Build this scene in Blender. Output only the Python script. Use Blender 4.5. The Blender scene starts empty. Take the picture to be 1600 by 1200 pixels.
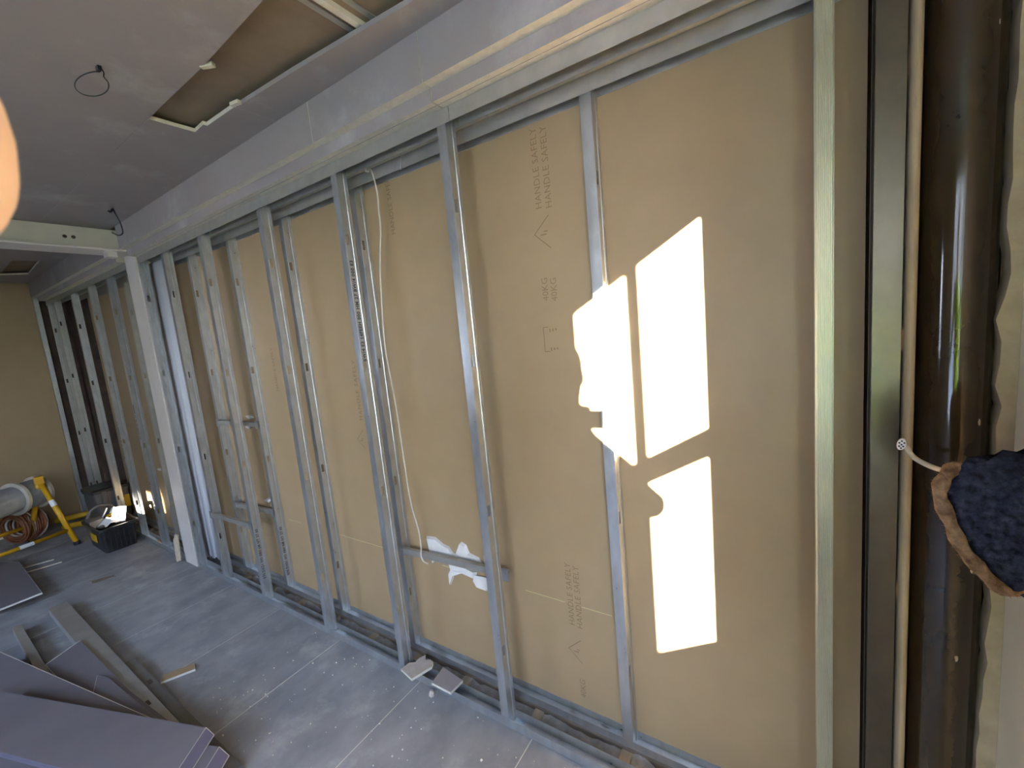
import bpy, bmesh, math, random
from mathutils import Vector, Matrix, noise
random.seed(7)
SC = bpy.context.scene
COL = SC.collection

# ------------------------------------------------------------------ camera, sky, sun, exposure
cam_d = bpy.data.cameras.new('camera')
cam = bpy.data.objects.new('camera', cam_d)
COL.objects.link(cam)
RIGHT = Vector((0.83775205, 0.53787666, -0.09412863))
FWD = Vector((-0.54597171, 0.82802594, -0.12762419))
UP = Vector((0.00929488, 0.158309, 0.98734587))
CAM = Vector((0.0, -1.18, 1.56825))
cam.matrix_world = Matrix(((RIGHT.x, UP.x, -FWD.x, CAM.x), (RIGHT.y, UP.y, -FWD.y, CAM.y), (RIGHT.z, UP.z, -FWD.z, CAM.z), (0, 0, 0, 1)))
cam_d.sensor_width = 36.0
cam_d.lens = 663.416 / 1600 * 36
cam_d.clip_start = 0.004
cam_d.clip_end = 200
cam_d.dof.use_dof = True
cam_d.dof.focus_distance = 2.2
cam_d.dof.aperture_fstop = 45.0
SC.camera = cam

SC.cycles.caustics_reflective = False
SC.view_settings.view_transform = 'Standard'
SC.view_settings.look = 'None'
SC.view_settings.gamma = 1.0
SC.view_settings.use_curve_mapping = False
SC.view_settings.exposure = 3.08

world = bpy.data.worlds.new('world')
SC.world = world
world.use_nodes = True
wn = world.node_tree
wn.nodes.clear()
w_out = wn.nodes.new('ShaderNodeOutputWorld')
w_bg = wn.nodes.new('ShaderNodeBackground')
w_tc = wn.nodes.new('ShaderNodeTexCoord')
w_sep = wn.nodes.new('ShaderNodeSeparateXYZ')
w_ramp = wn.nodes.new('ShaderNodeValToRGB')          # hazy pale horizon to clear blue overhead, the same all round
w_ramp.color_ramp.elements[0].position = 0.0
w_ramp.color_ramp.elements[0].color = (0.90, 0.98, 1.13, 1)
w_ramp.color_ramp.elements[1].position = 0.75
w_ramp.color_ramp.elements[1].color = (0.40, 0.66, 1.25, 1)
w_bg.inputs['Strength'].default_value = 3.4
wn.links.new(w_tc.outputs['Generated'], w_sep.inputs[0])
wn.links.new(w_sep.outputs[2], w_ramp.inputs[0])
wn.links.new(w_ramp.outputs[0], w_bg.inputs[0])
wn.links.new(w_bg.outputs[0], w_out.inputs[0])

SUN_DIR = Vector((-0.40, 1.0, -0.232)).normalized()
sun_d = bpy.data.lights.new('sun', 'SUN')
sun_d.energy = 30.0
sun_d.color = (1.0, 0.90, 0.74)
sun_d.angle = math.radians(0.5)
sun = bpy.data.objects.new('sun', sun_d)
sun.rotation_euler = SUN_DIR.to_track_quat('-Z', 'Y').to_euler()
sun.location = (6, -14, 5)
COL.objects.link(sun)


def portal(loc, rot, sx, sy):
    d = bpy.data.lights.new('window_portal', 'AREA')
    d.shape = 'RECTANGLE'; d.size = sx; d.size_y = sy
    d.cycles.is_portal = True
    o = bpy.data.objects.new('window_portal', d)
    o.location = loc; o.rotation_euler = rot
    COL.objects.link(o)


# ------------------------------------------------------------------ materials
MATS = {}


def new_mat(name, col, rough=0.6, metal=0.0, var=None, vscale=6.0, vstretch=(1, 1, 1), bump=0.0, bscale=60.0, bstretch=(1, 1, 1),
            spec=0.5, coat=0.0, var2=None, v2scale=1.5, v2lo=0.45, v2hi=0.7, rvar=0.0):
    m = bpy.data.materials.new(name)
    m.use_nodes = True
    nt = m.node_tree
    b = nt.nodes['Principled BSDF']
    b.inputs['Base Color'].default_value = (*col, 1)
    b.inputs['Roughness'].default_value = rough
    b.inputs['Metallic'].default_value = metal
    b.inputs['Specular IOR Level'].default_value = spec
    b.inputs['Coat Weight'].default_value = coat
    tc = nt.nodes.new('ShaderNodeTexCoord')

    def coords(s):
        mp = nt.nodes.new('ShaderNodeMapping')
        mp.inputs['Scale'].default_value = s
        nt.links.new(tc.outputs['Object'], mp.inputs[0])
        return mp.outputs[0]

    def ntex(scale, stretch, detail=6.0, rough_=0.6):
        n = nt.nodes.new('ShaderNodeTexNoise')
        n.inputs['Scale'].default_value = scale
        n.inputs['Detail'].default_value = detail
        n.inputs['Roughness'].default_value = rough_
        nt.links.new(coords(stretch), n.inputs['Vector'])
        return n.outputs[0]
    src = None
    if var is not None:
        f = ntex(vscale, vstretch)
        r = nt.nodes.new('ShaderNodeValToRGB')
        r.color_ramp.elements[0].position = 0.34
        r.color_ramp.elements[0].color = (*col, 1)
        r.color_ramp.elements[1].position = 0.68
        r.color_ramp.elements[1].color = (*var, 1)
        nt.links.new(f, r.inputs[0])
        src = r.outputs[0]
        if rvar:
            mr = nt.nodes.new('ShaderNodeMapRange')
            mr.inputs['From Min'].default_value = 0.3; mr.inputs['From Max'].default_value = 0.7
            mr.inputs['To Min'].default_value = rough - rvar; mr.inputs['To Max'].default_value = rough + rvar
            nt.links.new(f, mr.inputs[0])
            nt.links.new(mr.outputs[0], b.inputs['Roughness'])
    if var2 is not None:
        f2 = ntex(v2scale, (1, 1, 1), 8.0, 0.65)
        mr = nt.nodes.new('ShaderNodeMapRange')
        mr.inputs['From Min'].default_value = v2lo; mr.inputs['From Max'].default_value = v2hi
        nt.links.new(f2, mr.inputs[0])
        mx = nt.nodes.new('ShaderNodeMix'); mx.data_type = 'RGBA'
        nt.links.new(mr.outputs[0], mx.inputs[0])
        if src: nt.links.new(src, mx.inputs[6])
        else: mx.inputs[6].default_value = (*col, 1)
        mx.inputs[7].default_value = (*var2, 1)
        src = mx.outputs[2]
    if src: nt.links.new(src, b.inputs['Base Color'])
    if bump:
        bn = nt.nodes.new('ShaderNodeBump')
        bn.inputs['Strength'].default_value = bump
        bn.inputs['Distance'].default_value = 0.004
        nt.links.new(ntex(bscale, bstretch), bn.inputs['Height'])
        nt.links.new(bn.outputs[0], b.inputs['Normal'])
    MATS[name] = m
    return m


GALV = new_mat('galvanised steel', (0.50, 0.52, 0.53), 0.34, 0.85, var=(0.62, 0.64, 0.65), vscale=26, vstretch=(1, 1, 0.45), bump=0.08, bscale=45, bstretch=(1, 1, 0.3), rvar=0.07)
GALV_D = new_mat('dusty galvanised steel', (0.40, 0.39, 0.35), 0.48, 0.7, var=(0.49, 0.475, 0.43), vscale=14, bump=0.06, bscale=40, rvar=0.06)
BROWN = new_mat('brown board paper', (0.340, 0.240, 0.128), 0.45, 0, var=(0.365, 0.260, 0.141), vscale=7, bump=0.03, bscale=220, spec=0.5)
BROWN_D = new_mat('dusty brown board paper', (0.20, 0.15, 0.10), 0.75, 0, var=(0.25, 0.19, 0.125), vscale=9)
LILAC_D = new_mat('dirty violet board paper', (0.142, 0.130, 0.138), 0.7, 0, var=(0.168, 0.155, 0.163), vscale=3.0, bump=0.03, bscale=150, spec=0.3)
LILAC = new_mat('lilac grey board paper', (0.285, 0.250, 0.243), 0.7, 0, var=(0.315, 0.278, 0.268), vscale=3.0, var2=(0.42, 0.40, 0.39), v2scale=2.6, v2lo=0.53, v2hi=0.76, bump=0.03, bscale=150, spec=0.3)
CREAM = new_mat('gypsum core', (0.66, 0.61, 0.50), 0.85, 0, var=(0.56, 0.52, 0.43), vscale=40, bump=0.3, bscale=120)
ZINC_G = new_mat('zinc with green reflection tint', (0.58, 0.58, 0.46), 0.36, 0.8, var=(0.66, 0.66, 0.53), vscale=26, vstretch=(1, 1, 0.3), bump=0.08, bscale=45, rvar=0.06)  # green reflection on the ribbed stud tinted into its colour
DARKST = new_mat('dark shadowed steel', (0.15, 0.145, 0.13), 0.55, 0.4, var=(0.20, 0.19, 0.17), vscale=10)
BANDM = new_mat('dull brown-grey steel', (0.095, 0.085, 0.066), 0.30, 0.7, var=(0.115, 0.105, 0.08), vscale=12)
WHITE = new_mat('white painted steel', (0.66, 0.61, 0.56), 0.42, 0, var=(0.60, 0.55, 0.50), vscale=5, bump=0.04, bscale=60)
LININGM = new_mat('white lining sheet', (0.66, 0.68, 0.72), 0.4, 0, var=(0.60, 0.62, 0.66), vscale=3)
FLOORM = new_mat('dusty grey floor board', (0.215, 0.217, 0.222), 0.62, 0, var=(0.325, 0.32, 0.315), vscale=6.5, vstretch=(1, 0.7, 1), var2=(0.45, 0.44, 0.415), v2scale=5.5, v2lo=0.54, v2hi=0.80, bump=0.12, bscale=70, spec=0.35)
TIMBER = new_mat('pale timber', (0.50, 0.41, 0.28), 0.75, 0, var=(0.62, 0.53, 0.39), vscale=9, vstretch=(8, 1, 8))
TIMBER_D = new_mat('dark timber', (0.15, 0.11, 0.075), 0.85, 0, var=(0.21, 0.16, 0.11), vscale=9, vstretch=(1, 6, 6))
WOOL = new_mat('grey insulation', (0.36, 0.34, 0.31), 0.95, 0, var=(0.56, 0.54, 0.50), vscale=30, bump=1.0, bscale=90)
PIPE = new_mat('glossy dark brown plastic', (0.024, 0.016, 0.008), 0.09, 0, var=(0.034, 0.023, 0.012), vscale=9, spec=0.6)
PLASTER = new_mat('rough cream plaster', (0.46, 0.38, 0.26), 0.8, 0, var=(0.36, 0.29, 0.19), vscale=16, bump=0.6, bscale=45)
PLASTER_S = new_mat('painted plaster', (0.86, 0.77, 0.60), 0.42, 0, var=(0.78, 0.69, 0.53), vscale=5, bump=0.25, bscale=18)
BEADM = new_mat('dusty pine bead', (0.40, 0.32, 0.215), 0.8, 0, var=(0.32, 0.25, 0.165), vscale=25, vstretch=(1, 1, 0.3), bump=0.2, bscale=80)
NAVY = new_mat('navy knitted cloth', (0.006, 0.007, 0.013), 0.95, 0, var=(0.036, 0.043, 0.082), vscale=90, vstretch=(1, 1, 1), bump=0.8, bscale=160, spec=0.1)
FUZZ = new_mat('brown fuzzy trim', (0.085, 0.045, 0.028), 0.95, 0, var=(0.26, 0.17, 0.115), vscale=60, bump=1.0, bscale=140, spec=0.1)
CABLEW = new_mat('pale cable sheath', (0.56, 0.53, 0.45), 0.5, 0, var=(0.48, 0.45, 0.38), vscale=20)
CABLEG = new_mat('grey cable sheath', (0.42, 0.42, 0.42), 0.5)
BLACK = new_mat('black plastic', (0.012, 0.012, 0.013), 0.42, 0, var=(0.03, 0.03, 0.03), vscale=12, bump=0.15, bscale=60)
DGREY = new_mat('dark grey plastic', (0.075, 0.07, 0.065), 0.5, 0, var=(0.10, 0.095, 0.09), vscale=8)
YELLOW = new_mat('worn yellow paint', (0.62, 0.36, 0.012), 0.45, 0, var=(0.52, 0.28, 0.01), vscale=14, var2=(0.30, 0.19, 0.05), v2scale=18, v2lo=0.62, v2hi=0.75)
CLEARP = new_mat('pale plastic sheet', (0.80, 0.78, 0.78), 0.18)
GREYDRUM = new_mat('grey cable winding', (0.20, 0.215, 0.225), 0.55, 0, var=(0.30, 0.315, 0.33), vscale=8, vstretch=(1, 1, 1), bump=0.4, bscale=90)
DRUMW = new_mat('pale drum flange', (0.50, 0.46, 0.38), 0.7, 0, var=(0.42, 0.38, 0.31), vscale=10)
COPPER = new_mat('red brown wire', (0.16, 0.05, 0.025), 0.6, 0, var=(0.30, 0.12, 0.05), vscale=18)
LABELW = new_mat('white sticker', (0.75, 0.75, 0.78), 0.5)
INK = new_mat('dark grey ink', (0.25, 0.175, 0.10), 0.9, spec=0.1)
INKB = new_mat('blue grey ink', (0.05, 0.06, 0.09), 0.6)
LASERM = new_mat('pale yellow laser light paint', (0.62, 0.56, 0.28), 0.9)
ADHES = new_mat('white filler', (0.72, 0.70, 0.66), 0.75, 0, var=(0.62, 0.60, 0.56), vscale=30, bump=0.5, bscale=60)
DARKW = new_mat('dark blockwork', (0.06, 0.045, 0.035), 0.95, 0, var=(0.11, 0.07, 0.05), vscale=7, bump=0.4, bscale=30)
BRICKD = new_mat('paving and sun block render', (0.42, 0.37, 0.31), 0.9, 0, var=(0.36, 0.31, 0.26), vscale=3)
GRASS = new_mat('green grass', (0.10, 0.22, 0.03), 0.9, 0, var=(0.18, 0.32, 0.04), vscale=8)
WALLP = new_mat('bare plaster wall', (0.42, 0.36, 0.30), 0.85, 0, var=(0.36, 0.31, 0.26), vscale=2.5, bump=0.1, bscale=40)
FRAMEW = new_mat('white window frame', (0.75, 0.75, 0.73), 0.35)
SKIN = new_mat('skin', (0.83, 0.62, 0.56), 0.5, 0, var=(0.79, 0.56, 0.49), vscale=40, bump=0.1, bscale=300)
SKIN.node_tree.nodes['Principled BSDF'].inputs['Subsurface Weight'].default_value = 0.05
SKIN.node_tree.nodes['Principled BSDF'].inputs['Subsurface Radius'].default_value = (0.004, 0.0015, 0.0008)
HAIRM = new_mat('dark hair', (0.03, 0.02, 0.014), 0.7, bump=0.6, bscale=80, bstretch=(1, 1, 0.2))
HOODIE = new_mat('yellow-green high visibility cloth', (0.52, 0.70, 0.035), 0.8, 0, var=(0.60, 0.78, 0.05), vscale=40, bump=0.3, bscale=120)
JEANS = new_mat('grey work trousers cloth', (0.07, 0.07, 0.075), 0.9, 0, var=(0.10, 0.10, 0.105), vscale=30)
EYEM = new_mat('eye white', (0.8, 0.8, 0.78), 0.3)
PURP = new_mat('dark violet edge tape', (0.115, 0.105, 0.15), 0.55, 0, var=(0.14, 0.13, 0.175), vscale=6)

GLASS = bpy.data.materials.new('window glass')
GLASS.use_nodes = True
_n = GLASS.node_tree
_n.nodes.clear()
_o = _n.nodes.new('ShaderNodeOutputMaterial'); _m = _n.nodes.new('ShaderNodeMixShader')
_t = _n.nodes.new('ShaderNodeBsdfTransparent'); _g = _n.nodes.new('ShaderNodeBsdfGlossy')
_g.inputs['Roughness'].default_value = 0.02
_m.inputs[0].default_value = 0.05
_n.links.new(_t.outputs[0], _m.inputs[1]); _n.links.new(_g.outputs[0], _m.inputs[2]); _n.links.new(_m.outputs[0], _o.inputs[0])


# ------------------------------------------------------------------ helpers
def tag(o, label=None, cat=None, group=None, kind=None):
    if label: o['label'] = label
    if cat: o['category'] = cat
    if group: o['group'] = group
    if kind: o['kind'] = kind
    return o


def empty(name, loc=(0, 0, 0), rz=0.0):
    o = bpy.data.objects.new(name, None)
    o.empty_display_size = 0.05
    o.location = loc
    o.rotation_euler = (0, 0, rz)
    COL.objects.link(o)
    return o


class MB:
    def __init__(s): s.v = []; s.f = []; s.mi = []

    def face(s, pts, mi=0):
        n = len(s.v); s.v += [tuple(p) for p in pts]; s.f.append(tuple(range(n, n + len(pts)))); s.mi.append(mi); return s

    def box(s, lo, hi, mi=0, M=None, side=None):
        x0, y0, z0 = lo; x1, y1, z1 = hi
        P = [Vector(p) for p in ((x0, y0, z0), (x1, y0, z0), (x1, y1, z0), (x0, y1, z0), (x0, y0, z1), (x1, y0, z1), (x1, y1, z1), (x0, y1, z1))]
        if M is not None: P = [M @ p for p in P]
        n = len(s.v); s.v += [tuple(p) for p in P]
        sd = mi if side is None else side
        for q, k in (((0, 3, 2, 1), mi), ((4, 5, 6, 7), mi), ((0, 1, 5, 4), sd), ((1, 2, 6, 5), sd), ((2, 3, 7, 6), sd), ((3, 0, 4, 7), sd)):
            s.f.append(tuple(n + i for i in q)); s.mi.append(k)
        return s

    def prism(s, pts, z0, z1, mi=0, side=None, M=None):
        """polygon pts (x,y) between z0 and z1 (numbers, or one per corner)"""
        k = len(pts)
        Z0 = z0 if isinstance(z0, (list, tuple)) else [z0] * k
        Z1 = z1 if isinstance(z1, (list, tuple)) else [z1] * k
        lo = [Vector((p[0], p[1], a)) for p, a in zip(pts, Z0)]; hi = [Vector((p[0], p[1], a)) for p, a in zip(pts, Z1)]
        if M is not None: lo = [M @ p for p in lo]; hi = [M @ p for p in hi]
        n = len(s.v); s.v += [tuple(p) for p in lo + hi]
        sd = mi if side is None else side
        s.f.append(tuple(n + i for i in reversed(range(k)))); s.mi.append(mi)
        s.f.append(tuple(n + k + i for i in range(k))); s.mi.append(mi)
        for i in range(k):
            j = (i + 1) % k
            s.f.append((n + i, n + j, n + k + j, n + k + i)); s.mi.append(sd)
        return s

    def tube(s, pts, r, seg=8, mi=0, cap=True, closed=False):
        pts = [Vector(p) for p in pts]
        k = len(pts)
        R = r if isinstance(r, (list, tuple)) else [r] * k
        ref = None; n = len(s.v)
        for i, p in enumerate(pts):
            if closed: t = (pts[(i + 1) % k] - pts[i - 1]).normalized()
            else: t = (pts[min(i + 1, k - 1)] - pts[max(i - 1, 0)]).normalized()
            if ref is None:
                ref = t.orthogonal().normalized()
            ref = (ref - t * ref.dot(t)).normalized()
            b = t.cross(ref)
            for j in range(seg):
                a = 2 * math.pi * j / seg
                s.v.append(tuple(p + (ref * math.cos(a) + b * math.sin(a)) * R[i]))
        m = k if closed else k - 1
        for i in range(m):
            i2 = (i + 1) % k
            for j in range(seg):
                j2 = (j + 1) % seg
                s.f.append((n + i * seg + j, n + i * seg + j2, n + i2 * seg + j2, n + i2 * seg + j)); s.mi.append(mi)
        if cap and not closed:
            s.f.append(tuple(n + j for j in reversed(range(seg)))); s.mi.append(mi)
            s.f.append(tuple(n + (k - 1) * seg + j for j in range(seg))); s.mi.append(mi)
        return s

    def loft(s, rings, mi=0, close_u=True, cap0=False, cap1=False):
        n = len(s.v); k = len(rings[0])
        for r in rings: s.v += [tuple(p) for p in r]
        for i in range(len(rings) - 1):
            for j in range(k if close_u else k - 1):
                j2 = (j + 1) % k
                s.f.append((n + i * k + j, n + i * k + j2, n + (i + 1) * k + j2, n + (i + 1) * k + j)); s.mi.append(mi)
        if cap0: s.f.append(tuple(n + j for j in reversed(range(k)))); s.mi.append(mi)
        if cap1: s.f.append(tuple(n + (len(rings) - 1) * k + j for j in range(k))); s.mi.append(mi)
        return s

    def extrude_z(s, prof, z0, z1, mi=0):
        for a, b in zip(prof, prof[1:]):
            s.face(((a[0], a[1], z0), (b[0], b[1], z0), (b[0], b[1], z1), (a[0], a[1], z1)), mi)
        return s

    def extrude_x(s, prof, x0, x1, mi=0):
        for a, b in zip(prof, prof[1:]):
            s.face(((x0, a[0], a[1]), (x1, a[0], a[1]), (x1, b[0], b[1]), (x0, b[0], b[1])), mi)
        return s

    def build(s, name, mats, parent=None, smooth=False, thick=0.0, bevel=0.0, weld=True):
        me = bpy.data.meshes.new(name)
        me.from_pydata(s.v, [], s.f)
        if not isinstance(mats, (list, tuple)): mats = [mats]
        for m in mats: me.materials.append(m)
        for p, k in zip(me.polygons, s.mi): p.material_index = k
        bm = bmesh.new(); bm.from_mesh(me)
        if weld: bmesh.ops.remove_doubles(bm, verts=bm.verts, dist=1e-5)
        bmesh.ops.recalc_face_normals(bm, faces=bm.faces)
        bm.to_mesh(me); bm.free()
        if smooth:
            for p in me.polygons: p.use_smooth = True
        o = bpy.data.objects.new(name, me)
        COL.objects.link(o)
        if parent is not None: o.parent = parent
        if thick:
            md = o.modifiers.new('sheet', 'SOLIDIFY'); md.thickness = thick; md.offset = 0
        if bevel:
            md = o.modifiers.new('bevel', 'BEVEL'); md.width = bevel; md.segments = 2; md.limit_method = 'ANGLE'
        return o


def struct(o): o['kind'] = 'structure'; return o


def spline(pts, n=8):
    """Catmull-Rom through points"""
    P = [Vector(p) for p in pts]
    P = [P[0] * 2 - P[1]] + P + [P[-1] * 2 - P[-2]]
    out = []
    for i in range(1, len(P) - 2):
        a, b, c, d = P[i - 1:i + 3]
        for k in range(n):
            t = k / n
            out.append(0.5 * ((2 * b) + (c - a) * t + (2 * a - 5 * b + 4 * c - d) * t * t + (3 * b - a - 3 * c + d) * t ** 3))
    out.append(P[-2])
    return out


def text_mesh(name, body, size, M, mat, parent, space=1.0, bold=0.0):
    cu = bpy.data.curves.new(name, 'FONT')
    cu.body = body; cu.size = size; cu.extrude = 0.0001; cu.space_character = space; cu.resolution_u = 2; cu.offset = bold
    t = bpy.data.objects.new(name, cu)
    COL.objects.link(t)
    dg = bpy.context.evaluated_depsgraph_get()
    me = bpy.data.meshes.new_from_object(t.evaluated_get(dg))
    bpy.data.objects.remove(t)
    me.transform(M)
    me.materials.clear(); me.materials.append(mat)
    o = bpy.data.objects.new(name, me)
    COL.objects.link(o)
    o.parent = parent
    return o


CEIL = 2.50
YB = 0.17       # face of the far brown boards

# ------------------------------------------------------------------ floor: chipboard panels 600 mm wide
floor = struct(empty('floor', (0, 0, 0)))
x = -6.845 + 0.003
k = 0
while x < 0.36:
    x1 = min(x + 0.6, 0.36)
    for (ya, yb) in ((-2.9, -2.013), (-2.01, 0.056)):
        MB().box((max(x, -6.55) + 0.0022, ya + 0.002, -0.022), (x1 - 0.0022, yb, 0.0)).build('floor_panel', FLOORM, floor)
    x += 0.6
# seams swept full of pale dust, one strip under the joints
MB().box((-6.55, -2.9, -0.05), (0.36, 0.05, -0.0008)).build('seam_filler', CREAM, floor)

# cavity below the floor edge: joist ends, insulation, sole plate
for i, jx in enumerate((-3.63, -3.28, -2.925, -2.59, -2.243, -1.90, -1.57, -1.257, -0.88, -0.51, -0.15, -4.35, -4.75, -5.15, -5.55)):
    MB().box((jx - 0.021, 0.056, -0.16), (jx + 0.021, 0.30, -0.004)).build('joist_end', TIMBER, floor, bevel=0.004)
wool = MB()
NX, NY = 150, 5
for i in range(NX):
    for j in range(NY):
        def hh(a, b):
            xx = -6.5 + 6.75 * a / NX; yy = 0.056 + 0.10 * b / NY
            return (xx, yy, -0.040 + 0.030 * (noise.noise(Vector((xx * 14, yy * 25, 3))) + 0.6 * noise.noise(Vector((xx * 40, yy * 60, 1)))) + 0.055 * (b / NY) ** 2)
        wool.face((hh(i, j), hh(i + 1, j), hh(i + 1, j + 1), hh(i, j + 1)))
tag(wool.build('insulation', WOOL, floor, smooth=True), 'grey fibrous insulation between the joist ends', kind='stuff')
MB().box((-6.5, 0.128, -0.06), (0.30, 0.30, 0.020)).build('sole_plate', TIMBER_D, floor)
MB().box((-6.5, -2.9, -0.3), (0.36, 0.4, -0.16)).build('subfloor', DARKW, floor)

# ------------------------------------------------------------------ front wall: brown boards seen from behind
wallf = struct(empty('wall_front', (0, YB, 0)))
seams = [0.158, -0.497, -1.598, -2.764, -3.95, -4.99, -5.80]
boards = []
for a, b in zip(seams, seams[1:]):
    bo = MB().box((b + 0.001, 0, 0.022), (a - 0.001, 0.0125, 2.40)).build('plasterboard', BROWN, wallf)
    boards.append(bo)
MB().box((-7.0, 0.05, -0.3), (0.6, 0.25, 2.9)).build('blockwork', DARKW, wallf)
MB().box((-6.6, -0.0, 0), (-6.02, 0.05, 2.4)).build('corner_lining', DARKW, wallf)

VT = Matrix(((0, -1, 0, 0), (0, 0, -1, 0), (1, 0, 0, 0), (0, 0, 0, 1)))  # text running up the wall, letters' tops to the left, facing -y


def on_wall(xx, zz, y=-0.0006):
    return Matrix.Translation((xx, y, zz)) @ VT


def triangle_mark(xx, zz, s, parent):
    m = MB()
    P = [(xx - 0.055 * s, zz), (xx + 0.005 * s, zz - 0.055 * s), (xx + 0.005 * s, zz + 0.055 * s)]
    t = 0.0035
    for i in range(3):
        a = Vector((P[i][0], -0.0005, P[i][1])); b = Vector((P[(i + 1) % 3][0], -0.0005, P[(i + 1) % 3][1]))
        if i == 1: continue
        d = (b - a).normalized(); nn = Vector((-d.z, 0, d.x)) * t * 0.5
        m.face((a - nn, b - nn, b + nn, a + nn))
    a = Vector((xx - 0.03 * s, -0.0005, zz - 0.012 * s))
    m.box((xx - 0.032 * s, -0.0007, zz - 0.008), (xx - 0.008 * s, -0.0003, zz - 0.004)); m.box((xx - 0.018 * s, -0.0007, zz + 0.002), (xx - 0.002 * s, -0.0003, zz + 0.006))
    m.build('warning_triangle', INK, parent)


pb = boards[1]
text_mesh('printed_words', 'HANDLE SAFELY', 0.034, on_wall(-0.700, 1.965), INK, pb, 1.05)
text_mesh('printed_words', 'HANDLE SAFELY', 0.034, on_wall(-0.662, 1.96), INK, pb, 1.05)
triangle_mark(-0.682, 1.885, 1.0, pb)
text_mesh('printed_words', '40KG', 0.034, on_wall(-0.702, 1.655), INK, pb)
text_mesh('printed_words', '40KG', 0.034, on_wall(-0.668, 1.65), INK, pb)
m = MB(); m.box((-0.735, -0.0007, 1.475), (-0.732, -0.0003, 1.565)); m.box((-0.735, -0.0007, 1.475), (-0.712, -0.0003, 1.478)); m.box((-0.735, -0.0007, 1.562), (-0.712, -0.0003, 1.565))
for zz in (1.478, 1.545):
    for i in range(3): m.box((-0.71 + i * 0.012, -0.0007, zz + 0.002 * i), (-0.705 + i * 0.012, -0.0003, zz + 0.012))
m.build('printed_bracket', INK, pb)
text_mesh('printed_words', 'HANDLE SAFELY', 0.034, on_wall(-0.705, 0.405), INK, pb, 1.05)
text_mesh('printed_words', 'HANDLE SAFELY', 0.034, on_wall(-0.672, 0.40), INK, pb, 1.05)
triangle_mark(-0.690, 0.30, 0.9, pb)
text_mesh('printed_words', '40KG', 0.034, on_wall(-0.680, 0.10), INK, pb)
text_mesh('printed_words', 'HANDLE SAFELY', 0.034, on_wall(-1.415, 2.02), INK, pb)
text_mesh('printed_words', 'HANDLE SAFELY', 0.036, on_wall(-1.815, 1.18), INK, boards[2], 1.2)
triangle_mark(-1.83, 1.08, 0.9, boards[2])
text_mesh('printed_words', 'HANDLE SAFELY', 0.036, on_wall(-2.56, 1.33), INK, boards[2], 1.0)
# laser level's light painted as pale strips across the boards at half a metre
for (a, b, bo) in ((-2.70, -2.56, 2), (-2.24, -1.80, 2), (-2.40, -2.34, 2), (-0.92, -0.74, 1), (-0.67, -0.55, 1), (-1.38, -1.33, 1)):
    MB().box((a, -0.0006, 0.4955), (b, -0.0002, 0.4975)).build('painted_laser_line', LASERM, boards[bo])

# ------------------------------------------------------------------ bulkhead over the wall (trim) and ceiling
tr = struct(empty('trim_1', (0, 0, 0)))
tr['label'] = 'stepped lilac board bulkhead along the top of the stud wall'


def hboard(x0, x1, y0, y1, z0, z1, name='bulkhead_board', par=None):
    m = MB(); m.box((x0, y0, z0), (x1, y1, z1), 0)
    for i in range(len(m.f)):
        nz = m.f[i]
    o = m.build(name, [LILAC, CREAM], par or tr)
    for p in o.data.polygons:
        if abs(p.normal.z) > 0.9 or abs(p.normal.x) > 0.9: p.material_index = 1
    return o


ZF = 2.352   # underside of outer board
ZS = 2.309   # underside of inner boards
for (xa, xb) in ((-0.945, 0.36), (-1.53, -0.948), (-3.78, -1.533)):
    hboard(xa, xb, -0.0875, -0.0505, ZF + random.uniform(-0.0015, 0.0015), CEIL + 0.02)
hboard(-0.945, 0.36, -0.05, -0.0265, ZS, CEIL); hboard(-0.945, 0.36, -0.025, 0.0, ZS - 0.001, CEIL)
hboard(-3.78, -0.95, -0.05, -0.0265, ZS, CEIL); hboard(-3.78, -0.95, -0.025, 0.0, ZS - 0.001, CEIL)
hboard(-6.50, -4.03, -0.0875, -0.0505, ZF, CEIL + 0.02)
hboard(-6.44, -4.02, -0.05, 0.0, ZS, CEIL)
# board edge seen in the gap above the back track
hboard(-3.78, -0.85, 0.055, 0.1195, 2.289, CEIL, 'gap_board'); hboard(-0.847, 0.36, 0.055, 0.1195, 2.289, CEIL, 'gap_board'); hboard(-6.44, -4.02, 0.055, 0.1195, 2.289, CEIL, 'gap_board')
for o in [c for c in tr.children if c.name.startswith('gap_board')]:
    for p in o.data.polygons:
        if p.normal.y < -0.9: p.material_index = 0

ceil = struct(empty('ceiling', (0, 0, CEIL)))


def cboard(pts, z0=0.0, z1=0.015, name='plasterboard', mats=None):
    return MB().prism(pts, z0, z1, 0, 1).build(name, mats or [LILAC, CREAM], ceil)


YF = -0.0875
# bay 1, round a long open rectangle
cboard([(-3.899, -2.9), (0.36, -2.9), (0.36, -0.44), (-1.165, -0.435), (-1.565, -0.419), (-2.058, -0.417), (-3.899, -0.417)])
cboard([(-3.899, -0.4165), (-2.058, -0.4165), (-2.056, -0.262), (-2.056, YF), (-3.899, YF)])
cboard([(-2.0555, -0.262), (-1.969, -0.266), (-1.969, -0.252), (-1.752, -0.246), (-1.752, YF), (-2.0555, YF)])
cboard([(-1.751, -0.240), (-1.40, -0.219), (-1.077, -0.194), (-0.883, -0.177), (-0.55, -0.17), (-0.55, YF), (-1.751, YF)], mats=[LILAC, LILAC])
cboard([(-0.549, -0.439), (0.36, -0.439), (0.36, YF), (-0.549, YF)])
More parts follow.
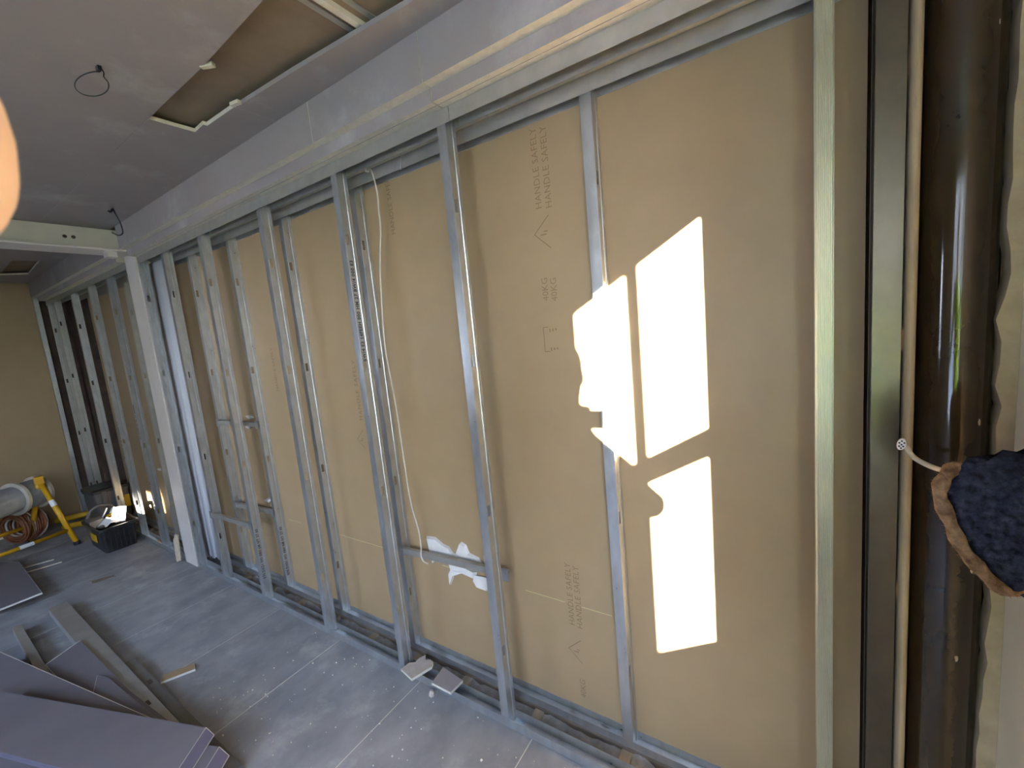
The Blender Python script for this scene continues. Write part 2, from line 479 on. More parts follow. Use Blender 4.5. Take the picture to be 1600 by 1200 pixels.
# bay 2 with its own cut-out
cboard([(-6.55, -2.9), (-3.9, -2.9), (-3.9, -0.356), (-5.271, -0.353), (-6.06, -0.325), (-6.55, -0.325)])
cboard([(-5.270, -0.353), (-3.9, -0.355), (-3.9, YF), (-5.230, YF), (-5.230, -0.203)])
cboard([(-6.55, -0.324), (-6.06, -0.324), (-5.95, -0.163), (-5.231, -0.203), (-5.231, YF), (-6.55, YF)])
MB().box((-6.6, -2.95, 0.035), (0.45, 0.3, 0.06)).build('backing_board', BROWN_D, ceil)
MB().box((-6.6, -2.95, 0.06), (0.5, 0.3, 0.30)).build('roof_slab', DARKW, ceil)
# cross rails seen through the opening
MB().box((-1.093, -0.44, 0.018), (-1.072, -0.15, 0.0345)).build('cross_batten', CREAM, ceil)
for xx in (-1.135, -1.045):
    MB().extrude_x([(-0.44, 0.030), (-0.16, 0.030)], xx, xx + 0.02).build('metal_rail', GALV_D, ceil, thick=0.004)
# scraps of board stuck in the edges of the opening
for (px_, py_, a) in ((-1.565, -0.410, 0.5), (-1.73, -0.252, 0.2)):
    M_ = Matrix.Translation((px_, py_, -0.003)) @ Matrix.Rotation(a, 4, 'Z')
    MB().box((-0.022, -0.008, 0.0), (0.022, 0.008, 0.012), M=M_).build('board_scrap', CREAM, ceil)

# ------------------------------------------------------------------ end wall, rear wall, right wall with window
wl = struct(empty('wall_left', (-6.55, 0, 0)))
for ya, yb in ((-1.27, -0.075), (-2.47, -1.272), (-2.9, -2.472)):
    MB().box((-0.0125, ya, 0.0), (0, yb, CEIL)).build('plasterboard', BROWN, wl)
MB().box((-0.25, -3.7, -0.1), (-0.05, 0.3, 2.8)).build('blockwork', DARKW, wl)

wr = struct(empty('wall_right', (0.36, 0, 0)))
WY0, WY1, WZ0, WZ1 = -2.42, -1.19, 0.80, 2.26
m = MB()
m.box((0, -2.95, -0.1), (0.07, WY0, CEIL)); m.box((0, WY1, -0.1), (0.07, 0.30, CEIL))
m.box((0, WY0, -0.1), (0.07, WY1, WZ0)); m.box((0, WY0, WZ1), (0.07, WY1, CEIL + 0.02))
m.build('plaster_leaf', PLASTER_S, wr)
# ragged plaster return beside the pipe
pts = []
rows = 60
rag = MB(); L = []
for i in range(rows + 1):
    z = CEIL * i / rows
    base = 0.338 + 0.006 * noise.noise(Vector((0, 0, z * 3.0))) - 0.018 * max(0, (1.0 - z)) ** 1.3
    jag = 0.010 * noise.noise(Vector((5, 1, z * 16))) + 0.007 * noise.noise(Vector((9, 1, z * 47)))
    if 1.25 < z < 1.52: jag -= 0.008 * (0.5 + 0.5 * math.sin(z * 60))
    L.append((base + min(jag, 0.004), z))
for (a, za), (b, zb) in zip(L, L[1:]):
    rag.face(((a, -0.012, za), (0.3595, -0.012, za), (0.3595, -0.012, zb), (b, -0.012, zb)))
    rag.face(((a, -0.012, za), (b, -0.012, zb), (b, 0.03, zb), (a, 0.03, za)))
    rag.face(((0.3595, -0.012, za), (0.3595, 0.03, za), (0.3595, 0.03, zb), (0.3595, -0.012, zb)))
ragged = rag.build('ragged_plaster', PLASTER)
ragged.parent = wr; ragged.location = (-0.36, 0, 0)
MB().box((0.162, -0.075, -0.1), (0.62, -0.035, 2.6)).build('pipe_chase', DARKW, wallf)

win = struct(empty('window_1', (0.40, 0, 0)))
f = MB()
T = 0.015
for lo, hi in (((-T, WY0, WZ0), (T, -2.40, WZ1)), ((-T, -1.31, WZ0), (T, WY1, WZ1)), ((-T, -2.40, WZ0), (T, -1.31, 0.862)), ((-T, -2.40, 2.187), (T, -1.31, WZ1))):
    f.box(lo, hi)
f.build('outer_frame', FRAMEW, win)
MB().box((-T, -1.872, 0.862), (T, -1.830, 2.187)).build('mullion', FRAMEW, win)
for ya, yb in ((-2.40, -1.872), (-1.830, -1.31)):
    MB().box((-T, ya, 1.487), (T, yb, 1.564)).build('transom_bar', FRAMEW, win)
    MB().box((-0.002, ya, 0.862), (0.002, yb, 1.487)).build('glass_pane', GLASS, win)
    MB().box((-0.002, ya, 1.564), (0.002, yb, 2.187)).build('glass_pane', GLASS, win)
MB().box((-0.09, WY0 - 0.03, 0.775), (0.05, WY1 + 0.03, 0.80)).build('window_sill', FRAMEW, win, bevel=0.004)

wb = struct(empty('wall_rear', (0, -2.9, 0)))
R_FILL = (-0.95, 0.33, 0.60, 2.32); R2 = (-4.10, -3.30, 0.85, 1.95)  # first rear window is unseen, added for fill light
m = MB()
m.box((-6.8, -0.12, -0.1), (R2[0], 0, 2.6)); m.box((R2[1], -0.12, -0.1), (R_FILL[0], 0, 2.6)); m.box((R_FILL[1], -0.12, -0.1), (0.45, 0, 2.6))
for Rr in (R_FILL, R2):
    m.box((Rr[0], -0.12, -0.1), (Rr[1], 0, Rr[2])); m.box((Rr[0], -0.12, Rr[3]), (Rr[1], 0, 2.6))
m.build('plaster_leaf', WALLP, wb)
for n_, Rr in ((2, R_FILL), (3, R2)):
    w_ = struct(empty('window_%d' % n_, (0, -2.96, 0)))  # window_2 is the unseen one added for fill light
    m = MB(); t = 0.05
    m.box((Rr[0], -0.03, Rr[2]), (Rr[0] + t, 0.03, Rr[3])); m.box((Rr[1] - t, -0.03, Rr[2]), (Rr[1], 0.03, Rr[3]))
    m.box((Rr[0] + t, -0.03, Rr[2]), (Rr[1] - t, 0.03, Rr[2] + t)); m.box((Rr[0] + t, -0.03, Rr[3] - t), (Rr[1] - t, 0.03, Rr[3]))
    m.build('outer_frame', FRAMEW, w_)
    xm = (Rr[0] + Rr[1]) / 2 
    MB().box((xm - 0.03, -0.03, Rr[2] + t), (xm + 0.03, 0.03, Rr[3] - t)).build('mullion', FRAMEW, w_)
    MB().box((Rr[0] + t, -0.003, Rr[2] + t), (xm - 0.03, 0.003, Rr[3] - t)).build('glass_pane', GLASS, w_)
    MB().box((xm + 0.03, -0.003, Rr[2] + t), (Rr[1] - t, 0.003, Rr[3] - t)).build('glass_pane', GLASS, w_)
    portal(((Rr[0] + Rr[1]) / 2, -3.04, (Rr[2] + Rr[3]) / 2), (math.radians(90), 0, 0), Rr[1] - Rr[0], Rr[3] - Rr[2])
portal((0.45, (WY0 + WY1) / 2, (WZ0 + WZ1) / 2), (0, math.radians(90), 0), WZ1 - WZ0, WY1 - WY0)

# the ground and the houses added opposite to keep the low sun off the rear windows
gr = struct(empty('ground', (0, 0, -0.3)))
MB().box((-30, -40, -0.3), (40, -3.02, -0.05)).build('paving', BRICKD, gr)
MB().box((0.44, -3.02, -0.3), (40, 12, -0.05)).build('lawn', GRASS, gr)


def sun_block_house(name, x0, x1, y0, y1, h, label, hole=None):
    r = empty(name, ((x0 + x1) / 2, (y0 + y1) / 2, -0.35)); cx, cy = r.location.x, r.location.y
    tag(r, label, 'sun_block_house')
    MB().box((x0 - cx, y0 - cy, 0), (x1 - cx, y1 - cy, h)).build('wall', BRICKD, r)
    m = MB(); m.prism([(0, 0), (y1 - y0 + 0.6, 0), ((y1 - y0) / 2 + 0.3, 1.3)], x0 - cx - 0.1, x1 - cx + 0.1, M=Matrix(((0, 0, 1, 0), (1, 0, 0, y0 - cy - 0.3), (0, 1, 0, h), (0, 0, 0, 1))))
    m.build('roof', DARKW, r)
    return r


sun_block_house('sun_block_house', -26, 2.66, -26, -20, 7.2, 'two-storey rendered block added across the yard to stop low sun, left of the passage')
h2 = sun_block_house('sun_block_house', 5.75, 7.37, -26, -20, 7.2, 'two-storey rendered block added across the yard to stop low sun, right of the passage')
MB().prism([(3.12, -20), (5.75, -20), (5.75, -26), (5.52, -26)], 0, 7.2).build('sun_gap_block', BRICKD, h2).matrix_parent_inverse = Matrix.Translation(-h2.location - Vector((0, 0, 0.35)))  # slanted block added to shape the sun's gap
lin = MB().box((2.66, -20.4, 5.03), (3.12, -20.0, 7.2)).build('sun_cap_wall', BRICKD)  # added to cap the sunbeam through the gap
tag(lin, 'rendered wall added over the passage to cap the sun coming through', 'wall')
MB().box((-6.8, -1.0, 2.40), (0.5, -0.121, 2.47)).build('sky_block_eave', DARKW, wb)  # overhang added to cut off steep sky light
hd = MB()  # greenery added outside the window to cut its sky light
for i in range(40):
    for j in range(10):
        def hp(a, b):
            yy = -5.5 + 9.0 * a / 40; zz = -0.35 + 2.0 * b / 10
            return (3.1 + 0.25 * noise.noise(Vector((1, yy * 3, zz * 3))) + 0.12 * noise.noise(Vector((1, yy * 11, zz * 11))), yy, zz)
        hd.face((hp(i, j), hp(i + 1, j), hp(i + 1, j + 1), hp(i, j + 1)))
        q = [hp(i, j), hp(i + 1, j), hp(i + 1, j + 1), hp(i, j + 1)]
        if j == 9: hd.face((q[3], q[2], (4.2, q[2][1], q[2][2]), (4.2, q[3][1], q[3][2])))
tag(hd.build('sky_block_hedge', GRASS, smooth=True), 'tall greenery added outside the right window to cut sky light', 'sky_block_hedge')

# ------------------------------------------------------------------ white steel column and beam
colm = empty('steel_column', (-3.90, 0, 0)); tag(colm, 'white painted steel column standing in the stud wall under the beam', 'column')
MB().box((-0.1, -0.008, 0.0), (0.1, 0.004, 2.345)).build('front_flange', WHITE, colm)
MB().box((-0.004, 0.004, 0.0), (0.004, 0.15, 2.345)).build('column_web', WHITE, colm)
MB().box((-0.1, 0.15, 0.0), (0.1, 0.162, 2.345)).build('rear_flange', WHITE, colm)
bm_ = empty('steel_beam', (-3.90, 0, 2.355)); tag(bm_, 'white painted steel beam crossing the ceiling to the column', 'beam')
MB().box((-0.1, -2.9, -0.012), (0.1, 0.0, 0.0)).build('bottom_flange', WHITE, bm_, bevel=0.002)
bw = MB().box((-0.004, -2.9, 0.0), (0.004, -0.04, 0.145)).build('beam_web', WHITE, bm_)
MB().box((-0.012, -0.14, -0.0475), (0.07, -0.09, -0.0125)).build('cleat', WHITE, bm_)
for yy in (-0.315, -0.275):
    MB().tube([(0.0042, yy, 0.075), (0.0055, yy, 0.075)], 0.011, 12).build('bolt_hole', DARKW, bw)

# ------------------------------------------------------------------ metal studs and tracks
HOLES = (0.33, 0.905, 1.47, 2.0)
SF, SD = 0.036, 0.05


def stud_web(m, f, d, z0, z1, holes, zoff=0.0):
    """folded web with a shallow groove and slots"""
    cols = [(f, 0.0), (f, 0.006), (f, 0.020), (f, 0.024), (f - 0.003, 0.026), (f - 0.003, 0.034), (f, 0.036), (f, d)]
    zs = [z0]
    for h in holes:
        if z0 < h + zoff - 0.03 and h + zoff + 0.03 < z1: zs += [h + zoff - 0.021, h + zoff + 0.021]
    zs.append(z1)
    for c, (a, b) in enumerate(zip(cols, cols[1:])):
        for i in range(len(zs) - 1):
            if c == 1 and i % 2 == 1: continue
            m.face(((a[0], a[1], zs[i]), (b[0], b[1], zs[i]), (b[0], b[1], zs[i + 1]), (a[0], a[1], zs[i + 1])))


def stud(x0, y0, z0, z1, label, f=SF, d=SD, mat=GALV, zoff=0.0, ribs=False, group=None, text=None, mirror=False):
    r = empty('metal_stud', (x0, y0, z0)); tag(r, label, 'stud', group)
    h = z1 - z0
    S = -1 if mirror else 1

    def fin(m):
        if mirror: m.v = [(f - v[0], v[1], v[2]) for v in m.v]
        return m
    m = MB()
    if ribs:
        P = []
        n = 9
        for i in range(n):
            a = f * (i + 0.12) / n; b = f * (i + 0.5) / n; c = f * (i + 0.88) / n
            P += [(a, 0.0), (b, -0.0016), (c, 0.0)]
        P = [(0, 0)] + P + [(f, 0)]
        m.extrude_z(P, 0, h)
    else:
        m.extrude_z([(0, 0), (f * 0.45, -0.0002), (f * 0.55, -0.0002), (f, 0)], 0, h)
    fin(m).build('front_flange', mat, r, thick=0.0009)
    m = MB(); stud_web(m, f, d, 0, h, [q - z0 for q in HOLES], zoff)
    w = fin(m).build('web', mat, r, thick=0.0009)
    m = MB(); m.extrude_z([(f, d), (0, d), (0, d - 0.006)], 0, h); fin(m).build('rear_flange', mat, r, thick=0.0009)
    m = MB(); m.extrude_z([(0, 0), (0, 0.006)], 0, h); fin(m).build('return_lip', mat, r, thick=0.0009)
    if text:
        for (zt, body, where) in text:
            if where == 'web':
                M_ = Matrix.Translation((f + 0.0008, 0.0225, zt - z0)) @ Matrix(((0, 0, 1, 0), (0, -1, 0, 0), (1, 0, 0, 0), (0, 0, 0, 1)))
                text_mesh('stamped_print', body, 0.021, M_, INKB, w, 1.15, 0.0008)
            else:
                M_ = Matrix.Translation((f * 0.86, -0.001, zt - z0)) @ VT
                text_mesh('stamped_print', body, 0.030, M_, INKB, r, 1.0, 0.0010)
    return r


ZT = 2.308
stud(0.052, 0.0, 0.002, ZT, 'finely ribbed front stud nearest the dark pipe, across the widest brown board', f=0.032, ribs=True, mat=ZINC_G)
stud(-0.980, 0.0, 0.002, ZT, 'front stud between the thin white cable and the printed HANDLE SAFELY words, full height')
stud(-1.572, 0.0, 0.002, ZT, 'stamped front stud just left of the thin white hanging cable', text=[(1.49, 'BW/4 E3 14FEEH 000 HM 27 BW/4 000 E3', 'web')])
stud(-2.172, 0.0, 0.002, ZT, 'front stud, second to the left of the white hanging cable, without stamping')
stud(-2.840, 0.0, 0.002, ZT, 'front stud with blue-grey stamping near its foot, holding the front end of the low strap', text=[(0.15, '070 DX51 HO 08H 6M NT 27 60', 'web')])
stud(-3.385, 0.0, 0.002, ZT, 'front stud holding the left bracket of the low strap, right of the white lining strip')
stud(-3.80, 0.0, 0.002, ZT, 'front stud fixed tight against the right side of the white column', zoff=0.02)
stud(-4.508, 0.0, 0.002, ZT, 'stamped front stud nearest the left side of the white column', text=[(0.25, 'DX51D 00 H 08 MM NT 27', 'f'), (0.96, '27 DX51D 00 H 60MM', 'f')])
stud(-5.012, 0.0, 0.002, ZT, 'stamped front stud standing behind the right end of the black tray', text=[(0.75, '27 DX51D 00 H 60MM NT', 'f')])
stud(-5.545, 0.0, 0.002, ZT, 'plain front stud rising behind the dark grey box, third left of the column', zoff=-0.03)
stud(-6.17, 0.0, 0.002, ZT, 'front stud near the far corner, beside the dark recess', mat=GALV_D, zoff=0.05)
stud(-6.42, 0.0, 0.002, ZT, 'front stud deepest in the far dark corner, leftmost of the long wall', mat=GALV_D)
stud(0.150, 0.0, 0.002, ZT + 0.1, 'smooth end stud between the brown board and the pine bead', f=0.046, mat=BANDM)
# back row
ZTB = 2.292
stud(-0.519, 0.12, 0.026, ZTB, 'back-row stud crossed by the sunlight patch, nearest the printed words on their right')
stud(-1.617, 0.12, 0.026, ZTB, 'back-row stud at the left of the thin white hanging cable, holding the filler-smeared strap', f=0.032)
stud(-2.202, 0.12, 0.026, ZTB, 'back-row stud just right of the unstamped front stud, second left of the white cable', f=0.030)
stud(-2.782, 0.12, 0.026, ZTB, 'stamped back-row stud holding the right ends of the two back straps', f=0.030, text=[(0.12, '070 DX51 HO 08H 6M NT 27 60', 'web')])
stud(-3.333, 0.12, 0.026, ZTB, 'back-row stud holding the left brackets of the two back straps', f=0.030)
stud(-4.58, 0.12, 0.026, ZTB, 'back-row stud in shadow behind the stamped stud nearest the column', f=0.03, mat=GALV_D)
# stud closing the end wall
r = stud(0, 0, 0.002, 2.47, 'corner stud at the edge of the brown end wall')
r.location = (-6.535, -0.072, 0.002); r.rotation_euler = (0, 0, math.radians(90))


def track(x0, x1, y0, z0, d, h, label, up=True, mat=GALV, name='floor_track'):
    r = empty(name, ((x0 + x1) / 2, y0, z0)); tag(r, label, 'track')
    a, b = x0 - r.location.x, x1 - r.location.x
    s = 1 if up else -1
    MB().extrude_x([(0, 0), (0, s * h)], a, b).build('front_flange', mat, r, thick=0.001)
    MB().extrude_x([(0, 0), (d, 0)], a, b).build('web', mat, r, thick=0.001)
    MB().extrude_x([(d, 0), (d, s * h)], a, b).build('rear_flange', mat, r, thick=0.001)
    return r


track(-3.79, 0.20, -0.0006, 0.001, 0.0512, 0.038, 'front floor track along the foot of the wall, right of the column')
track(-6.45, -4.01, -0.0006, 0.001, 0.0512, 0.038, 'front floor track along the foot of the wall, left of the column')
track(-3.79, 0.20, 0.1194, 0.025, 0.0498, 0.030, 'back floor track against the brown boards, right of the column')
track(-5.80, -4.01, 0.1194, 0.025, 0.0498, 0.030, 'back floor track against the brown boards, left of the column')
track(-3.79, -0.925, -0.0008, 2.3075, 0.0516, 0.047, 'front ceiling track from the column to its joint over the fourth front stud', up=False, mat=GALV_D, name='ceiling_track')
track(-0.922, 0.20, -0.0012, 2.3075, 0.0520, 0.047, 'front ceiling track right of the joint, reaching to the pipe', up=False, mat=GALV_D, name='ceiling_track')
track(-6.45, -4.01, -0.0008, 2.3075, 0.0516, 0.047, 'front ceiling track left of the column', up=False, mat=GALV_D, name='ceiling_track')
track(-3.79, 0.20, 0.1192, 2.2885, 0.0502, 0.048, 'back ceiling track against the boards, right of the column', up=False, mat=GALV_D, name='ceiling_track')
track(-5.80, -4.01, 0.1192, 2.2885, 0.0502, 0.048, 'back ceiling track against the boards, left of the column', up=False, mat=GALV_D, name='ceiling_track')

# straps (horizontal noggins) between studs
def strap(x0, z0, x1, z1, y, label, rag=False):
    r = empty('metal_strap', (x0, y, z0)); tag(r, label, 'strap')
    L_ = x1 - x0; dz = z1 - z0
    m = MB()
    for P, Q in (((-0.001, 0.014), (-0.001, -0.014)), ((-0.001, 0.014), (0.018, 0.014)), ((-0.001, -0.014), (0.014, -0.014))):
        m.face(((0, P[0], P[1]), (L_, P[0], P[1] + dz), (L_, Q[0], Q[1] + dz), (0, Q[0], Q[1])))
    m.build('channel', GALV_D, r, thick=0.001)
    for xx, zz in ((-0.012, 0), (L_ + 0.012, dz)):
        m = MB(); m.box((xx - 0.018, -0.0028, zz - 0.026), (xx + 0.018, -0.0015, zz + 0.026)); m.box((xx - 0.018, -0.0028, zz + 0.018), (xx + 0.018, 0.012, zz + 0.0195))
        b = m.build('end_bracket', GALV, r)
        MB().tube([(xx, -0.0015, zz + 0.008), (xx, -0.0045, zz + 0.008)], 0.004, 8).build('screw_head', GALV, b)
    return r


s1 = strap(-1.575, 0.555, -0.985, 0.585, 0.112, 'strap smeared with white filler, behind the foot of the white cable')
fl = MB()
random.seed(3)


def blob(m, cx, cz, pts, y0=0.160, y1=0.169, dy=0.0):
    k = len(pts)
    front = [(cx + p[0] * 0.92, y0 + random.uniform(-0.003, 0.003), cz + p[1] * 0.92) for p in pts]; back = [(cx + p[0], y1, cz + p[1]) for p in pts]
    m.loft([back, front], cap1=True, cap0=True)


splash = empty('filler_splash', (-1.30, 0.165, 0.56)); tag(splash, 'white filler squeezed out behind the smeared strap', 'filler')
for pts in ([(-0.16, 0.07), (-0.10, 0.075), (-0.05, 0.05), (-0.02, 0.045), (0.0, 0.02), (0.06, 0.01), (0.02, -0.03), (-0.04, -0.02), (-0.1, -0.03), (-0.14, -0.06), (-0.155, -0.01)],
            [(0.06, 0.085), (0.085, 0.075), (0.10, 0.04), (0.15, 0.03), (0.17, 0.0), (0.12, -0.03), (0.04, -0.01), (0.03, 0.03)],
            [(-0.03, -0.03), (0.06, -0.035), (0.13, -0.045), (0.12, -0.08), (0.05, -0.07), (-0.01, -0.10), (-0.035, -0.15), (-0.04, -0.10), (-0.02, -0.07)],
            [(0.13, -0.06), (0.20, -0.055), (0.225, -0.09), (0.19, -0.125), (0.14, -0.12), (0.12, -0.095)],
            [(0.205, 0.06), (0.215, 0.06), (0.22, 0.02), (0.205, 0.015)]):
    m = MB(); blob(m, 0.0, 0.0, pts, -0.010, 0.004); m.build('filler_lump', ADHES, splash)
strap(-3.29, 1.122, -2.785, 1.130, 0.112, 'upper strap between the two back studs left of the stamped stud')
strap(-3.27, 0.530, -2.785, 0.555, 0.112, 'lower back strap at shin height, behind the stamped front stud')
strap(-3.365, 0.490, -2.835, 0.505, -0.003, 'front strap running to the stamped front stud at shin height')
for (cx, cz) in ((-2.98, 1.10), (-2.95, 1.165), (-2.95, 0.52), (-2.9, 0.60), (-4.75, 0.62)):
    o = empty('filler_splash', (cx, 0.165, cz)); tag(o, {(-2.98, 1.10): 'small filler dab under the upper strap', (-2.95, 1.165): 'small filler dab over the upper strap', (-2.95, 0.52): 'small filler dab under the lower back strap', (-2.9, 0.60): 'small filler dab over the lower back strap', (-4.75, 0.62): 'filler dab on the board left of the column'}[(cx, cz)], 'filler')
    m = MB(); blob(m, 0, 0, [(0.05 * math.cos(a) * random.uniform(0.5, 1), 0.018 * math.sin(a) * random.uniform(0.5, 1)) for a in [i * 0.7 for i in range(9)]], -0.012, 0.004); m.build('filler_lump', ADHES, o)

# pale lining strip beside the column
ls = MB()
NS = 12
for i in range(NS):
    def lp(a, z): 
        t = a / NS
        return (-3.87 + 0.27 * t, 0.100 - 0.028 * math.sin(math.pi * t), z)
    zb0 = 0.055 + 0.012 * math.sin(i * 2.3); zb1 = 0.055 + 0.012 * math.sin((i + 1) * 2.3)
    ls.face((lp(i, zb0), lp(i + 1, zb1), lp(i + 1, 2.285), lp(i, 2.285)))
tag(ls.build('lining_strip', LININGM, smooth=True, thick=0.003), 'curved white lining strip behind the studs right of the column', 'lining')

# ------------------------------------------------------------------ thin white cable
cable = [(-1.441, 0.105, 2.31), (-1.436, 0.09, 2.285), (-1.415, 0.085, 2.243), (-1.41, 0.092, 2.17), (-1.423, 0.1, 2.105), (-1.427, 0.1, 2.029), (-1.461, 0.1, 1.876), (-1.487, 0.1, 1.661), (-1.494, 0.1, 1.521), (-1.484, 0.1, 1.377), (-1.474, 0.1, 1.25), (-1.471, 0.1, 1.113), (-1.462, 0.1, 0.841), (-1.43, 0.098, 0.691), (-1.427, 0.096, 0.613), (-1.432, 0.094, 0.575), (-1.420, 0.094, 0.548), (-1.395, 0.098, 0.54)]
wc = empty('white_cable', (-1.45, 0.1, 0.55)); tag(wc, 'thin white cable hanging from the ceiling track to the smeared strap', 'cable')
MB().tube([Vector(p) - wc.location for p in spline(cable, 6)], 0.0034, 8).build('sheath', CABLEW, wc, smooth=True)
MB().box((-0.005, -0.019, 1.715), (0.008, -0.006, 1.745)).build('cable_clip', ADHES, wc)
st = MB().tube([(-1.262, 0.112, 2.315), (-1.27, 0.108, 2.27), (-1.283, 0.112, 2.235)], 0.0018, 6).build('tie_wire', CABLEG)
tag(st, 'short bent tie wire over the back ceiling track, right of the white cable', 'wire')

# ------------------------------------------------------------------ offcuts and rubble near the floor track
def slab(name, pts, z, th, label, cat, mats, tilt=None, rough_e=0.0, top=None):
    cx = sum(p[0] for p in pts) / len(pts); cy = sum(p[1] for p in pts) / len(pts)
    r = empty(name, (cx, cy, z)); tag(r, label, cat)
    if tilt: r.rotation_euler = tilt
    q = [(p[0] - cx + random.uniform(-rough_e, rough_e), p[1] - cy + random.uniform(-rough_e, rough_e)) for p in pts]
    MB().prism(q, 0.0015, th - 0.0006, 0, 0).build('gypsum_core', mats[1], r)
    MB().prism([(p[0] * 0.985, p[1] * 0.985) for p in q], th - 0.0006, th).build('face_paper', mats[0], r)
    MB().prism([(p[0] * 0.985, p[1] * 0.985) for p in q], 0, 0.0015).build('rear_paper', BROWN, r)
    return r


def ragged_poly(pts, n=6, amp=0.006):
    out = []
    for i, p in enumerate(pts):
        q = pts[(i + 1) % len(pts)]
        out.append(p)
        for k_ in range(1, n):
            t = k_ / n
            out.append((p[0] + (q[0] - p[0]) * t + random.uniform(-amp, amp), p[1] + (q[1] - p[1]) * t + random.uniform(-amp, amp)))
    return out


LUMP = new_mat('pale broken gypsum', (0.50, 0.44, 0.37), 0.85, 0, var=(0.42, 0.36, 0.30), vscale=25, bump=0.5, bscale=70)
slab('board_offcut', [(-1.525, -0.028), (-1.436, -0.050), (-1.402, 0.048), (-1.412, 0.068), (-1.44, 0.074), (-1.458, 0.066), (-1.486, 0.085), (-1.502, 0.05), (-1.496, 0.03), (-1.518, 0.012)], 0.0405, 0.0135, 'broken pale board offcut on the front floor track, left of the square grey one', 'offcut', [LUMP, CREAM], rough_e=0.003)
slab('board_offcut', [(-1.338, -0.022), (-1.228, -0.022), (-1.222, 0.052), (-1.352, 0.068)], 0.0405, 0.0135, 'square lilac-grey board offcut on the front floor track', 'offcut', [LILAC, CREAM])
cr = MB(); cr.loft([[(-1.338 + (0.014 + 0.006 * math.sin(3 * a)) * math.cos(a), -0.030 + 0.014 * math.sin(a), z) for a in [i * 1.047 for i in range(6)]] for z in (0.0, 0.012)], cap0=True); cr.loft([[(-1.338 + (0.014 + 0.006 * math.sin(3 * a)) * math.cos(a), -0.030 + 0.014 * math.sin(a), 0.012) for a in [i * 1.047 for i in range(6)]], [(-1.340 + 0.006 * math.cos(a), -0.028 + 0.006 * math.sin(a), 0.020) for a in [i * 1.047 for i in range(6)]]], cap1=True)
tag(cr.build('gypsum_lump', LUMP), 'crumbled gypsum lump on the floor under the square grey offcut', 'rubble')
slab('board_offcut', [(-2.655, -0.585), (-2.610, -0.612), (-2.545, -0.487), (-2.595, -0.470)], 0.0, 0.0125, 'narrow brown-backed offcut with a white cut edge, alone on the floor beside the stack', 'offcut', [BROWN, ADHES])
slab('wood_offcut', [(0, 0), (0.05, 0), (0.06, 0.20), (0.03, 0.21), (-0.01, 0.17)], 0.0, 0.012, 'pale wood offcut leaning against the foot of the white column', 'offcut', [TIMBER, TIMBER])
w_ = [o for o in COL.objects if o.name.startswith('wood_offcut')][0]
w_.location = (-4.07, -0.02, 0.12); w_.rotation_euler = (math.radians(78), math.radians(-20), math.radians(8))
# crumbs of plaster on the boards of the floor
crumbs = MB()
random.seed(11)
for i in range(170):
    cx, cy = random.uniform(-2.3, -0.4), random.uniform(-0.60, -0.02)
    s_ = random.uniform(0.0012, 0.0038) * (1.6 if random.random() < 0.08 else 1)
    a = random.uniform(0, 6)
    p = [(cx + s_ * math.cos(a + q), cy + s_ * math.sin(a + q), 0.0) for q in (0, 1.5, 3.1, 4.6)]
    t_ = [(cx + 0.5 * (q[0] - cx), cy + 0.5 * (q[1] - cy), s_) for q in p]
    crumbs.loft([p, t_], cap1=True)
tag(crumbs.build('plaster_crumbs', CREAM), 'crumbs of pale plaster scattered on the grey floor', 'crumbs', kind='stuff')
for (ax, ay, bx, by, lab) in ((-5.30, -0.685, -5.245, -0.520, 'thin pale strip on the floor by the lilac board, the further of two'), (-5.155, -0.692, -5.10, -0.500, 'thin pale strip on the floor by the lilac board, the nearer of two')):
    d = Vector((bx - ax, by - ay, 0)).normalized(); n_ = Vector((-d.y, d.x, 0)) * 0.009
    MBs = MB().prism([(ax - n_.x, ay - n_.y), (bx - n_.x, by - n_.y), (bx + n_.x, by + n_.y), (ax + n_.x, ay + n_.y)], 0, 0.006)
    tag(MBs.build('board_strip', CREAM), lab, 'offcut')
stn = MB().prism(ragged_poly([(-4.40, -0.488), (-4.33, -0.478), (-4.285, -0.36), (-4.33, -0.362)], 4, 0.012), 0.0002, 0.0012)
stn_o = stn.build('floor_stain', TIMBER_D, floor)

# ------------------------------------------------------------------ stack of boards and studs, lower left
def two_tone(name, quad, z, th, label, face=LILAC_D, edge=CREAM):
    return slab(name, quad, z, th, label, 'board', [face, edge])


# loose galvanised channel running under the sheets
def lying_stud(P, Q, w, h, label, mat=GALV_D, flip=False, z0=0.0, slots=()):
    P = Vector((P[0], P[1], 0)); Q = Vector((Q[0], Q[1], 0)); d = Q - P; L_ = d.length
    r = empty('loose_stud', (P.x, P.y, z0), math.atan2(d.y, d.x)); tag(r, label, 'stud')
    m = MB()
    prof = [(-w / 2, h), (-w / 2, 0), (w / 2, 0), (w / 2, h)] if flip else [(-w / 2, 0), (-w / 2, h), (w / 2, h), (w / 2, 0)]
    m.extrude_x(prof, 0, L_); m.build('channel', mat, r, thick=0.001)
    for sx in slots:
        MB().box((sx - 0.022, -w * 0.22, h + 0.0007), (sx + 0.022, w * 0.22, h + 0.0011)).build('slot', DARKW, r)
    return r


